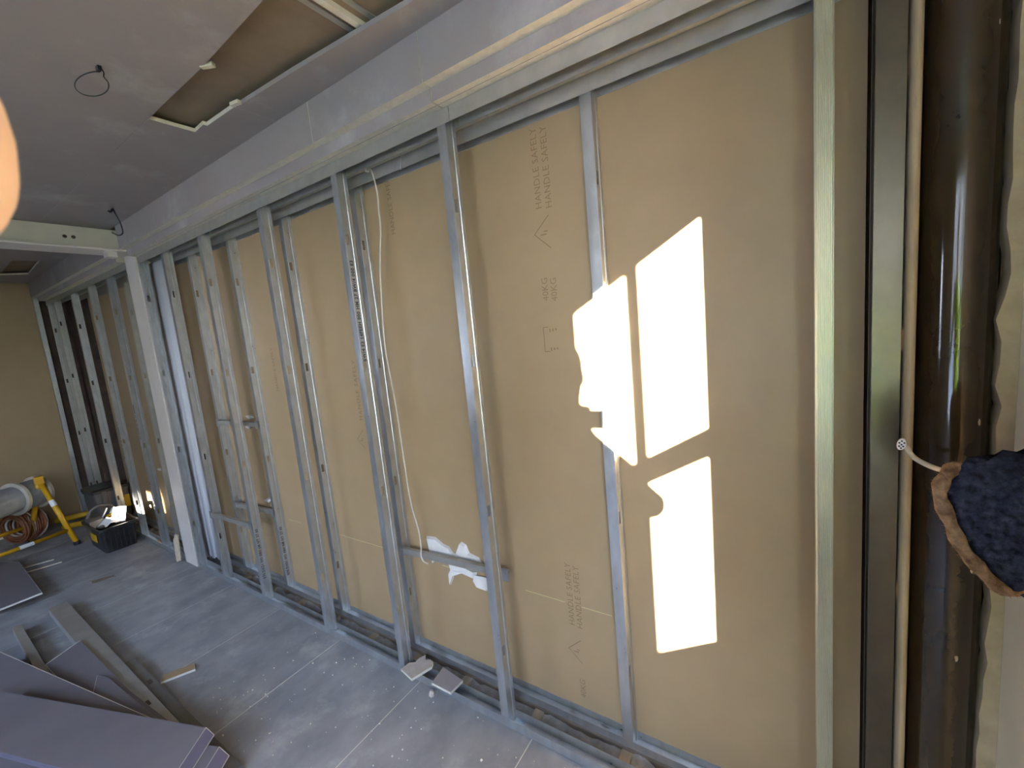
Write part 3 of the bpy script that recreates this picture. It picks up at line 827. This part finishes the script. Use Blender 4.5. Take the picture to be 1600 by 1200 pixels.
lying_stud((-4.07, -0.702), (-2.10, -0.716), 0.085, 0.048, 'long galvanised channel lying under the lilac offcut in the stack', slots=(1.62,))
lying_stud((-2.93, -0.643), (-1.75, -0.645), 0.040, 0.032, 'dark channel lying on the floor along the right edge of the stack', flip=False, mat=DARKST, slots=(0.30,))
lying_stud((-4.00, -0.892), (-3.15, -0.905), 0.036, 0.05, 'short channel end poking out left of the lilac offcut')
two_tone('lilac_board', [(-3.28, -0.885), (-3.371, -0.735), (-2.598, -0.722), (-2.117, -0.690), (-2.10, -0.76), (-2.9, -0.87)], 0.050, 0.0125, 'lilac board offcut lying on the galvanised channels, under the two big sheets')
two_tone('lilac_board', [(-2.868, -0.775), (-2.796, -0.750), (-2.25, -0.722), (-2.2, -0.77), (-2.7, -0.83)], 0.0635, 0.0125, 'small dark offcut between the lilac offcut and the big sheets')
two_tone('lilac_board', [(-3.605, -0.996), (-2.243, -0.738), (-2.15, -0.80), (-2.35, -1.35), (-3.7, -1.5)], 0.0775, 0.0225, 'big lilac sheet second from the top of the stack')


def taped_pair(quad, z, th, label, end):
    """two boards face to face with their end bound in violet tape; quad[1]-quad[2] is the taped end, end = offset of its foot"""
    cx, cy = quad[1]
    r = empty('board_pair', (cx, cy, z)); tag(r, label, 'board')
    q = [(p[0] - cx, p[1] - cy) for p in quad]
    MB().prism(q, 0.0, th * 0.49, 0, 1).build('lower_board', [LILAC_D, PURP], r)
    MB().prism(q, th * 0.51, th, 0, 1).build('upper_board', [LILAC_D, PURP], r)
    a, b = Vector((*q[1], th)), Vector((*q[2], th)); e = Vector((*end, -th + 0.001))
    MB().face((a, b, b + e, a + e)).build('end_tape', PURP, r, thick=0.0016)
    for p0, p1 in ((a, b), (a + e, b + e), (a, a + e)):
        d = (p1 - p0).normalized()
        MB().tube([p0, p1], 0.0016, 6).build('tape_edge', DRUMW, r)
    return r


taped_pair([(-3.02, -1.10), (-1.800, -0.668), (-1.55, -0.99), (-2.80, -1.45)], 0.101, 0.025, 'lilac board pair with a violet taped end, right below the topmost pair', (0.045, 0.010))
taped_pair([(-3.038, -1.054), (-1.908, -0.665), (-1.71, -0.912), (-2.223, -1.006), (-2.547, -1.111), (-3.0, -1.25)], 0.1275, 0.025, 'topmost pair of lilac boards with a violet taped end, at the bottom left corner', (0.036, 0.009))
r_ = two_tone('lilac_board', [(-5.55, -0.80), (-5.313, -0.700), (-4.381, -0.720), (-4.377, -0.913), (-4.50, -1.06), (-5.50, -1.0)], 0.048, 0.0125, 'lilac board with a white cut edge on the floor in front of the yellow stand', edge=ADHES)
for (bx, by, lab) in ((-5.3, -0.80, 'timber block under the far end of the lilac board by the yellow stand'), (-4.62, -0.95, 'timber block under the near end of the lilac board by the yellow stand')):
    b_ = empty('timber_block', (bx, by, 0)); tag(b_, lab, 'block')
    MB().box((-0.05, -0.09, 0), (0.05, 0.09, 0.048)).build('timber', TIMBER_D, b_, bevel=0.002)

# ------------------------------------------------------------------ yellow cable stand, drum, coil
ys = empty('cable_stand', (-5.70, -0.44, 0)); tag(ys, 'yellow tubular stand with splayed legs carrying the cable drum', 'stand')
AX = Vector((0.28, -0.96, 0)).normalized()


def rel(p): return Vector(p) - ys.location


A0 = Vector((-5.70, -0.44, 0.625)); F1_ = Vector((-5.463, -0.335, 0.012)); F2_ = Vector((-6.03, -0.535, 0.012))
for off in (Vector((0, 0, 0)), AX * 0.92):
    l1 = MB().tube([rel(A0 + off), rel(F1_ + off)], 0.020, 10).build('leg', YELLOW, ys, smooth=True)
    MB().tube([rel(A0 + off), rel(F2_ + off)], 0.020, 10).build('leg', YELLOW, ys, smooth=True)
    MB().box((-0.035, -0.028, 0.585), (0.035, 0.028, 0.655), M=Matrix.Translation(off)).build('cradle', YELLOW, ys, bevel=0.004)
    for q in (F1_, F2_):
        MB().tube([rel(q + off) + Vector((0, 0, -0.012)), rel(q + off) + Vector((0, 0, 0.02))], 0.024, 10).build('rubber_foot', BLACK, ys)
    if off.length == 0:
        d = (F1_ - A0).normalized()
        MB().tube([rel(A0 + d * 0.215), rel(A0 + d * 0.275)], 0.0206, 10).build('white_band', LABELW, ys)
for base, lab in ((A0.lerp(F1_, 0.79), 1), (A0.lerp(F2_, 0.72), 2)):
    MB().tube([rel(base), rel(base + AX * 0.92)], 0.017, 10).build('brace', YELLOW, ys, smooth=True)
    if lab == 1: MB().tube([rel(base + AX * 0.24), rel(base + AX * 0.33)], 0.0176, 10).build('white_band', LABELW, ys)

dr = empty('cable_drum', (-5.80, -0.56, 0.49)); tag(dr, 'grey cable drum with pale rims on the yellow stand', 'drum')
AD = Vector((-0.52, 0.85, 0.0)).normalized()


def disc(m, c, r, t, seg=28):
    m.tube([c - AD * t, c + AD * t], r, seg)


for k_, (u0, r0) in enumerate(((-0.30, 0.150), (-0.04, 0.150), (0.14, 0.150))):
    m = MB(); disc(m, AD * u0, r0, 0.012); m.build('rim', DRUMW, dr, smooth=False)
m = MB(); m.tube([AD * -0.288, AD * -0.052], 0.118, 28); m.build('cable_winding', GREYDRUM, dr, smooth=False)
m = MB(); m.tube([AD * -0.028, AD * 0.128], 0.125, 28); m.build('cable_winding', GREYDRUM, dr, smooth=False)
MB().tube([AD * -0.42, AD * 0.24], 0.018, 12).build('spindle', DGREY, dr)

cl = empty('wire_coil', (-6.02, -0.58, 0.0)); tag(cl, 'tangled red-brown wire coil on a pale drum under the grey cable drum', 'coil')
random.seed(5)
MB().tube([Vector((-0.02, -0.07, 0.19)) + AD * 0.13, Vector((-0.02, -0.07, 0.19)) + AD * 0.15], 0.19, 26).build('rim', DRUMW, cl)
for k_ in range(46):
    R_ = random.uniform(0.09, 0.155); o_ = random.uniform(-0.06, 0.10)
    n1 = Vector((AD.y, -AD.x, 0)); tilt = random.uniform(-0.25, 0.25)
    p = []
    for i in range(18):
        a = 2 * math.pi * i / 18
        p.append(Vector((0, 0, 0.185)) + AD * (o_ + tilt * 0.1 * math.cos(a + k_)) + n1 * (R_ * math.cos(a)) + Vector((0, 0, 1)) * (R_ * math.sin(a) * 1.0))
    MB().tube(p, random.uniform(0.006, 0.009), 5, closed=True).build('wire_loop', [COPPER, COPPER, DRUMW][k_ % 9 == 4 and 2 or 0], cl, smooth=True)
MB().box((-0.02, -0.001, 0), (0.02, 0.001, 0.04), M=Matrix.Translation(Vector((0.11, 0.05, 0.24)))).build('tag', LABELW, cl)
for k_, (a, b, lab) in enumerate((((-6.20, -0.33, 0.09), (-6.05, 0.00, 0.10), 'yellow metal bar end lying beyond the stand, upper of two'), ((-6.12, -0.30, 0.03), (-5.92, -0.06, 0.035), 'yellow metal bar end lying beyond the stand, lower of two'))):
    b_ = MB().tube([a, b], 0.028, 8)
    tag(b_.build('yellow_bar', YELLOW, smooth=True), lab, 'bar')
lb = empty('leaning_board', (-6.49, -0.78, 0)); tag(lb, 'pale board edge leaning on the end wall at the left border', 'board')
MB().box((-0.006, -0.24, 0.0), (0.006, 0.155, 1.02), M=Matrix.Rotation(math.radians(-3), 4, 'Y')).build('face', PLASTER_S, lb)

# ------------------------------------------------------------------ black tool tray with bits in it, dark box behind it
tt = empty('tool_tray', (-5.10, -0.165, 0)); tag(tt, 'open black plastic tray with a yellow badge, filled with sunlit bits', 'tray')


def ring(hx, hy, z, r=0.03, n=4):
    out = []
    for sx, sy, a0 in ((1, 1, 0), (-1, 1, 90), (-1, -1, 180), (1, -1, 270)):
        for i in range(n + 1):
            a = math.radians(a0 + 90 * i / n)
            out.append((sx * (hx - r) + r * math.cos(a), sy * (hy - r) + r * math.sin(a), z))
    return out


m = MB()
HX, HY = 0.245, 0.125
m.loft([ring(HX - 0.03, HY - 0.02, 0.0), ring(HX - 0.005, HY - 0.004, 0.19), ring(HX, HY, 0.20), ring(HX + 0.014, HY + 0.012, 0.202), ring(HX + 0.014, HY + 0.012, 0.222), ring(HX, HY, 0.224), ring(HX - 0.012, HY - 0.011, 0.19), ring(HX - 0.04, HY - 0.03, 0.012)], cap0=True, cap1=True)
m.build('tub', BLACK, tt)
for i in range(7):
    xx = HX - 0.006 - 0.0
    MB().box((xx - 0.006, -0.10 + i * 0.031, 0.02), (xx + 0.006, -0.094 + i * 0.031, 0.195), M=Matrix.Rotation(0, 4, 'Z')).build('rib', BLACK, tt)
MB().box((-0.05, -HY - 0.002, 0.085), (0.09, -HY + 0.006, 0.15)).build('badge', YELLOW, tt, bevel=0.002)
m = MB(); m.tube(spline([(-0.24, -0.10, 0.222), (-0.22, -0.06, 0.30), (-0.20, 0.0, 0.33), (-0.21, 0.07, 0.30), (-0.24, 0.11, 0.222)], 5), 0.012, 8); m.build('carry_handle', DGREY, tt, smooth=True)
m = MB(); m.loft([[(-0.20 + dx, -0.12 + dy, z) for dx, dy in ((0, 0), (0.16, 0), (0.14, 0.1), (0.02, 0.1))] for z in (0.10, 0.24)], cap0=True, cap1=True)
tag(m.build('tool_box', DGREY), 'dark grey tool box end sticking out of the black tray', 'box').location = (-5.10, -0.165, 0)
random.seed(21)
sheets = [([(-0.02, -0.09, 0.19), (0.12, -0.05, 0.20), (0.15, 0.02, 0.27), (0.02, -0.02, 0.26)], 'crumpled pale plastic wrap in the front of the black tray', 'wrap'),
          ([(0.03, 0.0, 0.20), (0.19, 0.06, 0.22), (0.13, 0.10, 0.33), (-0.03, 0.05, 0.32)], 'upright pale plastic sheet in the middle of the black tray', 'wrap'),
          ([(-0.12, 0.03, 0.25), (-0.02, 0.08, 0.27), (-0.04, 0.10, 0.30), (-0.15, 0.06, 0.29)], 'pale plastic lid at the back of the black tray', 'lid')]
for q, lab, cat in sheets:
    m = MB(); n_ = 8
    A_, B_, C_, D_ = [Vector(p) for p in q]
    def bp(i, j):
        u, v = i / n_, j / n_
        p = (A_ * (1 - u) + B_ * u) * (1 - v) + (D_ * (1 - u) + C_ * u) * v
        return p + Vector((0.5, 0.3, 1)) * 0.012 * noise.noise(p * 22)
    for i in range(n_):
        for j in range(n_): m.face((bp(i, j), bp(i + 1, j), bp(i + 1, j + 1), bp(i, j + 1)))
    o = m.build('plastic_wrap', CLEARP, smooth=True, thick=0.001); o.location = (-5.10, -0.165, 0); tag(o, lab, cat)
for (p, q, lab, mt, nm, r__) in (((-0.13, -0.03, 0.2), (-0.10, 0.02, 0.31), 'thin white rod standing in the black tray', LABELW, 'white_rod', 0.006), ((-0.16, 0.02, 0.22), (-0.06, 0.06, 0.25), 'yellow tool handle in the black tray', YELLOW, 'hand_tool', 0.016), ((0.00, -0.085, 0.17), (0.10, -0.075, 0.21), 'dark tool handle in the black tray', DGREY, 'hand_tool', 0.018)):
    o = MB().tube([p, q], r__, 8).build(nm, mt, smooth=True); o.location = (-5.10, -0.165, 0); tag(o, lab, 'tool' if 'tool' in nm else 'rod')
fl_ = MB().loft([ring(0.10, 0.07, z) for z in (0.03, 0.15)], cap0=True, cap1=True).build('tool_heap', DGREY)
fl_.location = (-5.02, -0.165, 0); tag(fl_, 'dark heap of tools at the bottom of the black tray', 'tools', kind='stuff')

gb = empty('storage_box', (-5.72, -0.02, 0)); tag(gb, 'dark grey storage box with a black lid, behind the black tray', 'box')
gb.rotation_euler = (0, 0, 0.05)
m = MB(); m.loft([ring(0.15, 0.12, 0.0), ring(0.16, 0.13, 0.36), ring(0.168, 0.138, 0.362), ring(0.168, 0.138, 0.38)], cap0=True, cap1=True); m.build('body', DGREY, gb)
m = MB(); m.loft([ring(0.172, 0.142, 0.38), ring(0.172, 0.142, 0.405), ring(0.15, 0.12, 0.42)], cap0=True, cap1=True); m.build('lid', BLACK, gb)
for yy in (-0.06, 0.06): MB().box((0.158, yy - 0.018, 0.28), (0.176, yy + 0.018, 0.39)).build('latch', DGREY, gb, bevel=0.003)
MB().box((0.150, -0.05, 0.20), (0.166, 0.05, 0.215)).build('grip_line', BLACK, gb)
MB().box((0.152, 0.075, 0.18), (0.166, 0.12, 0.30)).build('side_clip', YELLOW, gb)

# ------------------------------------------------------------------ ceiling wires
def wire(name, pts, r, label, mat=BLACK):
    o = MB().tube(spline(pts, 6), r, 6).build(name, mat, smooth=True)
    return tag(o, label, 'wire')


zc = 2.47
loop = []
for i in range(15):
    a = 0.5 + 2 * math.pi * i / 14 * 0.97
    loop.append((-1.842 + 0.058 * math.cos(a) + 0.010 * math.sin(a), -0.632 + 0.036 * math.sin(a), 2.475 - 0.028 * math.sin(a * 0.5)))
w1 = empty('wire_loop', (-1.80, -0.62, 2.5)); tag(w1, 'round loop of black wire hanging from the ceiling near the finger', 'wire')
MB().tube([Vector(p) - w1.location for p in spline([(-1.80, -0.615, 2.502), (-1.795, -0.61, 2.485)] + loop + [(-1.80, -0.62, 2.502)], 4)], 0.0017, 6).build('wire', BLACK, w1, smooth=True)
MB().box((-0.006, -0.005, -0.012), (0.012, 0.005, 0.0)).build('terminal_block', BLACK, w1)
w2 = empty('wire_tail', (-3.36, -0.20, 2.5)); tag(w2, 'short black wire tail drooping from the ceiling by the steel beam', 'wire')
MB().tube([Vector(p) - w2.location for p in spline([(-3.36, -0.20, 2.502), (-3.34, -0.20, 2.47), (-3.44, -0.155, 2.44), (-3.55, -0.12, 2.41), (-3.53, -0.15, 2.385), (-3.45, -0.20, 2.38)], 6)], 0.004, 6).build('wire', BLACK, w2, smooth=True)
MB().tube([Vector((0.0, 0.0, 0.0)), Vector((0.02, -0.02, -0.03)), Vector((0.10, -0.05, -0.045))], 0.005, 6).build('wire', BLACK, w2, smooth=True)

# ------------------------------------------------------------------ right end: bead, pipe, cable with perforated end, cloth
bd = MB()
prof = [(0.2005 + 0.0175 * (0.5 - 0.5 * math.cos(math.pi * i / 10)), -0.004 - 0.012 * math.sin(math.pi * i / 10)) for i in range(11)] + [(0.218, 0.05), (0.2005, 0.05)]
bd.prism(prof, 0.0, CEIL)
o = bd.build('trim_2', BEADM); struct(o)
o['label'] = 'dusty rounded pine bead running up the wall between the metal end stud and the dark pipe'
pp = empty('drain_pipe', (0.2815, 0.032, 0)); tag(pp, 'glossy dark brown drain pipe standing in the corner by the pine bead', 'pipe')
MB().tube([(0, 0, -0.02), (0, 0, 2.52)], 0.0555, 48, cap=False).build('pipe_barrel', PIPE, pp, smooth=True)
random.seed(2)
for i in range(5):
    a = random.uniform(-2.4, -0.9); z = random.uniform(0.5, 2.1)
    k_ = random.uniform(0.003, 0.006)
    m = MB(); P = []
    for j in range(7):
        t = j / 7 * 6.28; da = k_ * 0.5 * math.cos(t) * random.uniform(0.5, 1.2) / 0.0555; dz = k_ * 1.5 * math.sin(t) * random.uniform(0.5, 1.2)
        P.append((0.0557 * math.cos(a + da), 0.0557 * math.sin(a + da), z + dz))
    m.face(P)
    m.build('plaster_splash', PLASTER, pp, thick=0.0004)
ec = empty('cable_tail', (0.20, -0.06, 1.25)); tag(ec, 'pale cable tail with a perforated round end, coming out of the navy cloth', 'cable')
pts = [(0.190, -0.060, 1.263), (0.199, -0.055, 1.256), (0.205, -0.05, 1.244), (0.214, -0.058, 1.233), (0.232, -0.075, 1.225), (0.250, -0.11, 1.226), (0.262, -0.18, 1.234), (0.275, -0.27, 1.246)]
MB().tube([Vector(p) - ec.location for p in spline(pts, 7)], 0.0048, 10).build('sheath', CABLEW, ec, smooth=True)
N_ = Vector((-0.13, -0.99, 0.02)).normalized(); c_ = Vector((0.190, -0.064, 1.264)) - ec.location
U_ = Vector((0, 0, 1)); V_ = N_.cross(U_).normalized()
m = MB()
rg = lambda s, d: [tuple(c_ + N_ * d + V_ * (0.0068 * s * math.cos(t)) + U_ * (0.0118 * s * math.sin(t) - 0.25 * 0.0068 * s * math.cos(t) * 0) + V_ * 0.25 * (-0.0118) * s * math.sin(t) * 0.6) for t in [2 * math.pi * i / 20 for i in range(20)]]
m.loft([rg(1.0, -0.006), rg(1.05, 0.0), rg(0.95, 0.003)], cap0=True, cap1=True)
m.build('perforated_end', LABELW, ec, smooth=False)
for (a, b) in ((0.0, 0.0), (-0.52, 0.32), (0.10, 0.62), (0.55, 0.30), (-0.45, -0.30), (0.45, -0.30), (-0.05, -0.62)):
    p = c_ + V_ * (0.0068 * a - 0.25 * 0.0118 * b * 0.6) + U_ * (0.0118 * b)
    MB().tube([p + N_ * 0.0029, p + N_ * 0.0034], 0.0017, 10).build('dark_hole', BLACK, ec)

# navy cloth tube with a brown fuzzy rim
ck = empty('navy_cloth', (0.266, -0.30, 1.205)); tag(ck, 'navy knitted cloth with a brown fuzzy rim hanging over the cable at the right border', 'cloth')
P1 = Vector((0.206, -0.30, 1.300)); P2 = Vector((0.282, -0.30, 1.125))
c0 = (P1 + P2) / 2 - Vector((0.255, -0.30, 1.21))
maj = (P1 - P2) / 2
mnr = Vector((-0.036, -0.014, -0.016))
axis = Vector((0.115, -0.006, 0.035))
NR = 36


def cring(t, s, wob):
    out = []
    for i in range(NR):
        a = 2 * math.pi * i / NR
        w = 1 + wob * (0.12 * math.sin(3 * a + t * 4) + 0.07 * math.sin(7 * a + 2.0 + t * 9)) + (0.10 * math.sin(5 * a + 11 * t) if 0.1 < t < 0.95 else 0)
        p = c0 + axis * t + maj * (s * w * math.cos(a)) + mnr * (s * w * math.sin(a)) + Vector((0, 0, 0.02)) * t * t
        p += Vector((0.004, 0.007, 0.006)) * noise.noise(Vector((a * 2, t * 6, 1.0))) * (1 if wob else 0)
        out.append(tuple(p))
    return out


rings = [cring(0.16, 0.86, 0.6), cring(0.05, 0.92, 0.5), cring(0.0, 0.97, 0.4), cring(0.12, 1.03, 0.6), cring(0.3, 1.04, 1.0), cring(0.5, 1.0, 1.3), cring(0.7, 0.93, 1.4), cring(0.9, 0.8, 1.2), cring(1.0, 0.5, 1.0)]
MB().loft(rings, cap0=True, cap1=True).build('knitted_body', NAVY, ck, smooth=True)
rim = []
for i in range(48):
    a = 2 * math.pi * i / 48
    w = 1 + 0.4 * (0.12 * math.sin(3 * a) + 0.07 * math.sin(7 * a + 2.0))
    rim.append(c0 - axis * 0.04 + maj * (1.0 * w * math.cos(a)) + mnr * (1.08 * w * math.sin(a)))
rb = MB().tube(rim, [0.0095 + 0.0015 * math.sin(i * 1.7) for i in range(48)], 10, closed=True).build('fuzzy_rim', FUZZ, ck, smooth=True)
random.seed(8)
fz = MB()
for i in range(1500):
    q = rim[random.randrange(48)].lerp(rim[random.randrange(48)], 0.0)
    k_ = random.randrange(48); t = random.random()
    q = rim[k_].lerp(rim[(k_ + 1) % 48], t)
    d = Vector((random.gauss(0, 1), random.gauss(0, 1), random.gauss(0, 1))).normalized()
    a = q + d * 0.008; b = q + d * random.uniform(0.0105, 0.0145) + Vector((random.gauss(0, 0.001), 0, random.gauss(0, 0.001)))
    sdv = d.orthogonal().normalized() * 0.0005
    fz.face((a - sdv, a + sdv, b))
tag(fz.build('rim_fibres', FUZZ, rb, weld=False), None, None, kind='stuff')

# ------------------------------------------------------------------ the person taking the picture (fingertip at the left border, shadow in the sun patch)
def lump(m, c, rx, ry, rz, seg=14):
    c = Vector(c)
    rows_ = []
    for i in range(1, 9):
        t = math.pi * i / 9
        rows_.append([(c.x + rx * math.sin(t) * math.cos(2 * math.pi * j / seg), c.y + ry * math.sin(t) * math.sin(2 * math.pi * j / seg), c.z + rz * math.cos(t)) for j in range(seg)])
    m.loft(rows_, cap0=True, cap1=True)


def capsule(m, pts, rad, seg=14):
    m.tube(pts, rad, seg)
    for p, r in ((pts[0], rad[0]), (pts[-1], rad[-1])): lump(m, p, r, r, r)
    for p, r in list(zip(pts, rad))[1:-1]: lump(m, p, r, r, r)


def remeshed(m, name, mats, parent, vox, rule=None, smooth_it=3):
    o = m.build(name, mats, None, weld=False)
    md = o.modifiers.new('remesh', 'REMESH'); md.mode = 'VOXEL'; md.voxel_size = vox; md.use_smooth_shade = True
    sm = o.modifiers.new('smooth', 'SMOOTH'); sm.iterations = smooth_it; sm.factor = 0.5
    dg = bpy.context.evaluated_depsgraph_get()
    me = bpy.data.meshes.new_from_object(o.evaluated_get(dg))
    bpy.data.objects.remove(o)
    me.materials.clear()
    for q in (mats if isinstance(mats, (list, tuple)) else [mats]): me.materials.append(q)
    for p in me.polygons:
        p.use_smooth = True
        p.material_index = rule(p.center) if rule else 0
    o = bpy.data.objects.new(name, me); COL.objects.link(o); o.parent = parent
    return o


def cs(r, f, u): return CAM + RIGHT * r + FWD * f + UP * u


per = empty('person', (0, 0, 0)); tag(per, 'person in a yellow-green high-visibility top holding the phone, fingertip at the left border', 'person')
LW = cs(-0.150, -0.055, -0.060); RW = Vector((0.075, -1.36, 1.30)); RWO = cs(0.108, -0.055, -0.058)
m = MB()
HD = Vector((0.005, -1.525, 1.785))
lump(m, HD, 0.074, 0.094, 0.112)
lump(m, HD + Vector((0, 0.025, -0.06)), 0.056, 0.07, 0.062)
capsule(m, [(0.03, -1.57, 1.52), HD + Vector((0, -0.015, -0.10))], [0.066, 0.058])
capsule(m, [(0.15, -1.64, 0.98), (0.15, -1.63, 1.20), (0.11, -1.62, 1.40)], [0.158, 0.156, 0.165])
capsule(m, [(-0.14, -1.60, 1.48), (0.04, -1.60, 1.545), (0.215, -1.58, 1.420)], [0.072, 0.105, 0.080])
capsule(m, [(-0.16, -1.60, 1.46), (-0.26, -1.46, 1.26), LW], [0.062, 0.048, 0.033])
capsule(m, [(0.215, -1.58, 1.420), (0.262, -1.46, 1.330), RW], [0.066, 0.052, 0.034])
for sx in (-0.075, 0.075):
    capsule(m, [(0.14 + sx, -1.65, 0.95), (0.12 + sx * 1.2, -1.63, 0.51), (0.10 + sx * 1.2, -1.68, 0.10)], [0.108, 0.068, 0.047])
    lump(m, (0.10 + sx * 1.2, -1.61, 0.05), 0.048, 0.13, 0.05)
lump(m, HD + Vector((0, 0.095, -0.02)), 0.012, 0.02, 0.022)
for sx in (-1, 1): lump(m, HD + Vector((sx * 0.075, -0.005, -0.01)), 0.012, 0.02, 0.03)


def body_rule(c):
    if c.z > 1.625: return 0
    if c.z < 0.11: return 3
    if c.z < 0.98: return 2
    return 1


body = remeshed(m, 'body', [SKIN, HOODIE, JEANS, BLACK], per, 0.012, body_rule)
m = MB(); lump(m, HD + Vector((0, -0.023, 0.03)), 0.085, 0.095, 0.098); remeshed(m, 'hair', HAIRM, per, 0.012)
for sx in (-1, 1):
    m = MB(); lump(m, HD + Vector((sx * 0.031, 0.085, 0.005)), 0.0115, 0.0115, 0.0115); m.build('eye', EYEM, per, smooth=True)
m = MB(); m.tube(spline([HD + Vector(q) for q in ((-0.025, 0.084, -0.072), (0, 0.092, -0.075), (0.025, 0.084, -0.072))], 4), 0.006, 6); m.build('mouth', COPPER, per, smooth=True)


def hand(side, wrist, chains, palm):
    m = MB()
    capsule(m, palm, [0.027, 0.034, 0.030], 12)
    for ch, rad in chains: capsule(m, ch, rad, 12)
    return remeshed(m, 'hand', [SKIN], per, 0.0022, None, 2)


# left hand: the index fingertip reaches round the phone's end into the picture
lp_ = [LW, cs(-0.128, -0.030, -0.030), cs(-0.112, -0.016, -0.004)]
Lc = [([cs(-0.112, -0.010, 0.020), cs(-0.092, 0.026, 0.030), cs(-0.066, 0.031, 0.020), cs(-0.0389, 0.0205, 0.0139)], [0.0115, 0.0108, 0.0104, 0.0104]),
      ([cs(-0.116, -0.006, 0.002), cs(-0.098, 0.030, 0.004), cs(-0.076, 0.028, -0.004), cs(-0.058, 0.006, -0.009)], [0.0115, 0.0105, 0.0095, 0.0085]),
      ([cs(-0.120, -0.006, -0.018), cs(-0.102, 0.028, -0.022), cs(-0.080, 0.026, -0.026), cs(-0.060, 0.004, -0.028)], [0.011, 0.010, 0.009, 0.008]),
      ([cs(-0.125, -0.010, -0.036), cs(-0.108, 0.018, -0.044), cs(-0.088, 0.018, -0.047), cs(-0.066, 0.001, -0.048)], [0.010, 0.009, 0.008, 0.0072]),
      ([cs(-0.126, -0.040, -0.030), cs(-0.100, -0.048, -0.012), cs(-0.066, -0.032, -0.006), cs(-0.040, -0.024, -0.006)], [0.014, 0.0125, 0.011, 0.0095])]
hand('left', LW, Lc, lp_)
rp_ = [RW, cs(0.105, -0.034, -0.032), cs(0.095, -0.020, -0.010)]
Rc = [([cs(0.095, -0.012, 0.018), cs(0.097, 0.016, 0.026), cs(0.081, 0.022, 0.020), cs(0.061, 0.006, 0.014)], [0.0115, 0.0105, 0.0098, 0.009]),
      ([cs(0.099, -0.010, 0.0), cs(0.097, 0.018, 0.0), cs(0.079, 0.022, -0.006), cs(0.057, 0.004, -0.010)], [0.0115, 0.0105, 0.0095, 0.0085]),
      ([cs(0.102, -0.010, -0.020), cs(0.099, 0.016, -0.024), cs(0.081, 0.020, -0.027), cs(0.059, 0.003, -0.029)], [0.011, 0.010, 0.009, 0.008]),
      ([cs(0.105, -0.014, -0.038), cs(0.099, 0.010, -0.045), cs(0.083, 0.014, -0.048), cs(0.065, 0.001, -0.048)], [0.010, 0.009, 0.008, 0.0072]),
      ([cs(0.105, -0.044, -0.028), cs(0.085, -0.050, -0.012), cs(0.063, -0.036, -0.006), cs(0.043, -0.024, -0.006)], [0.014, 0.0125, 0.011, 0.0095])]
SH = RW - RWO
hand('right', RW, [([p + SH for p in ch], rd) for ch, rd in Rc], [RW] + [p + SH for p in rp_[1:]])

ph = empty('phone', CAM - FWD * 0.0105); tag(ph, 'black phone held up by the person behind the camera', 'phone')
PM = Matrix((RIGHT, FWD, UP)).transposed().to_4x4()
MB().box((-0.118, -0.008, -0.054), (0.008, 0.0, 0.013), M=PM).build('body', BLACK, ph, bevel=0.003)
MB().box((-0.115, -0.0086, -0.051), (0.005, -0.0081, 0.010), M=PM).build('screen', DGREY, ph)
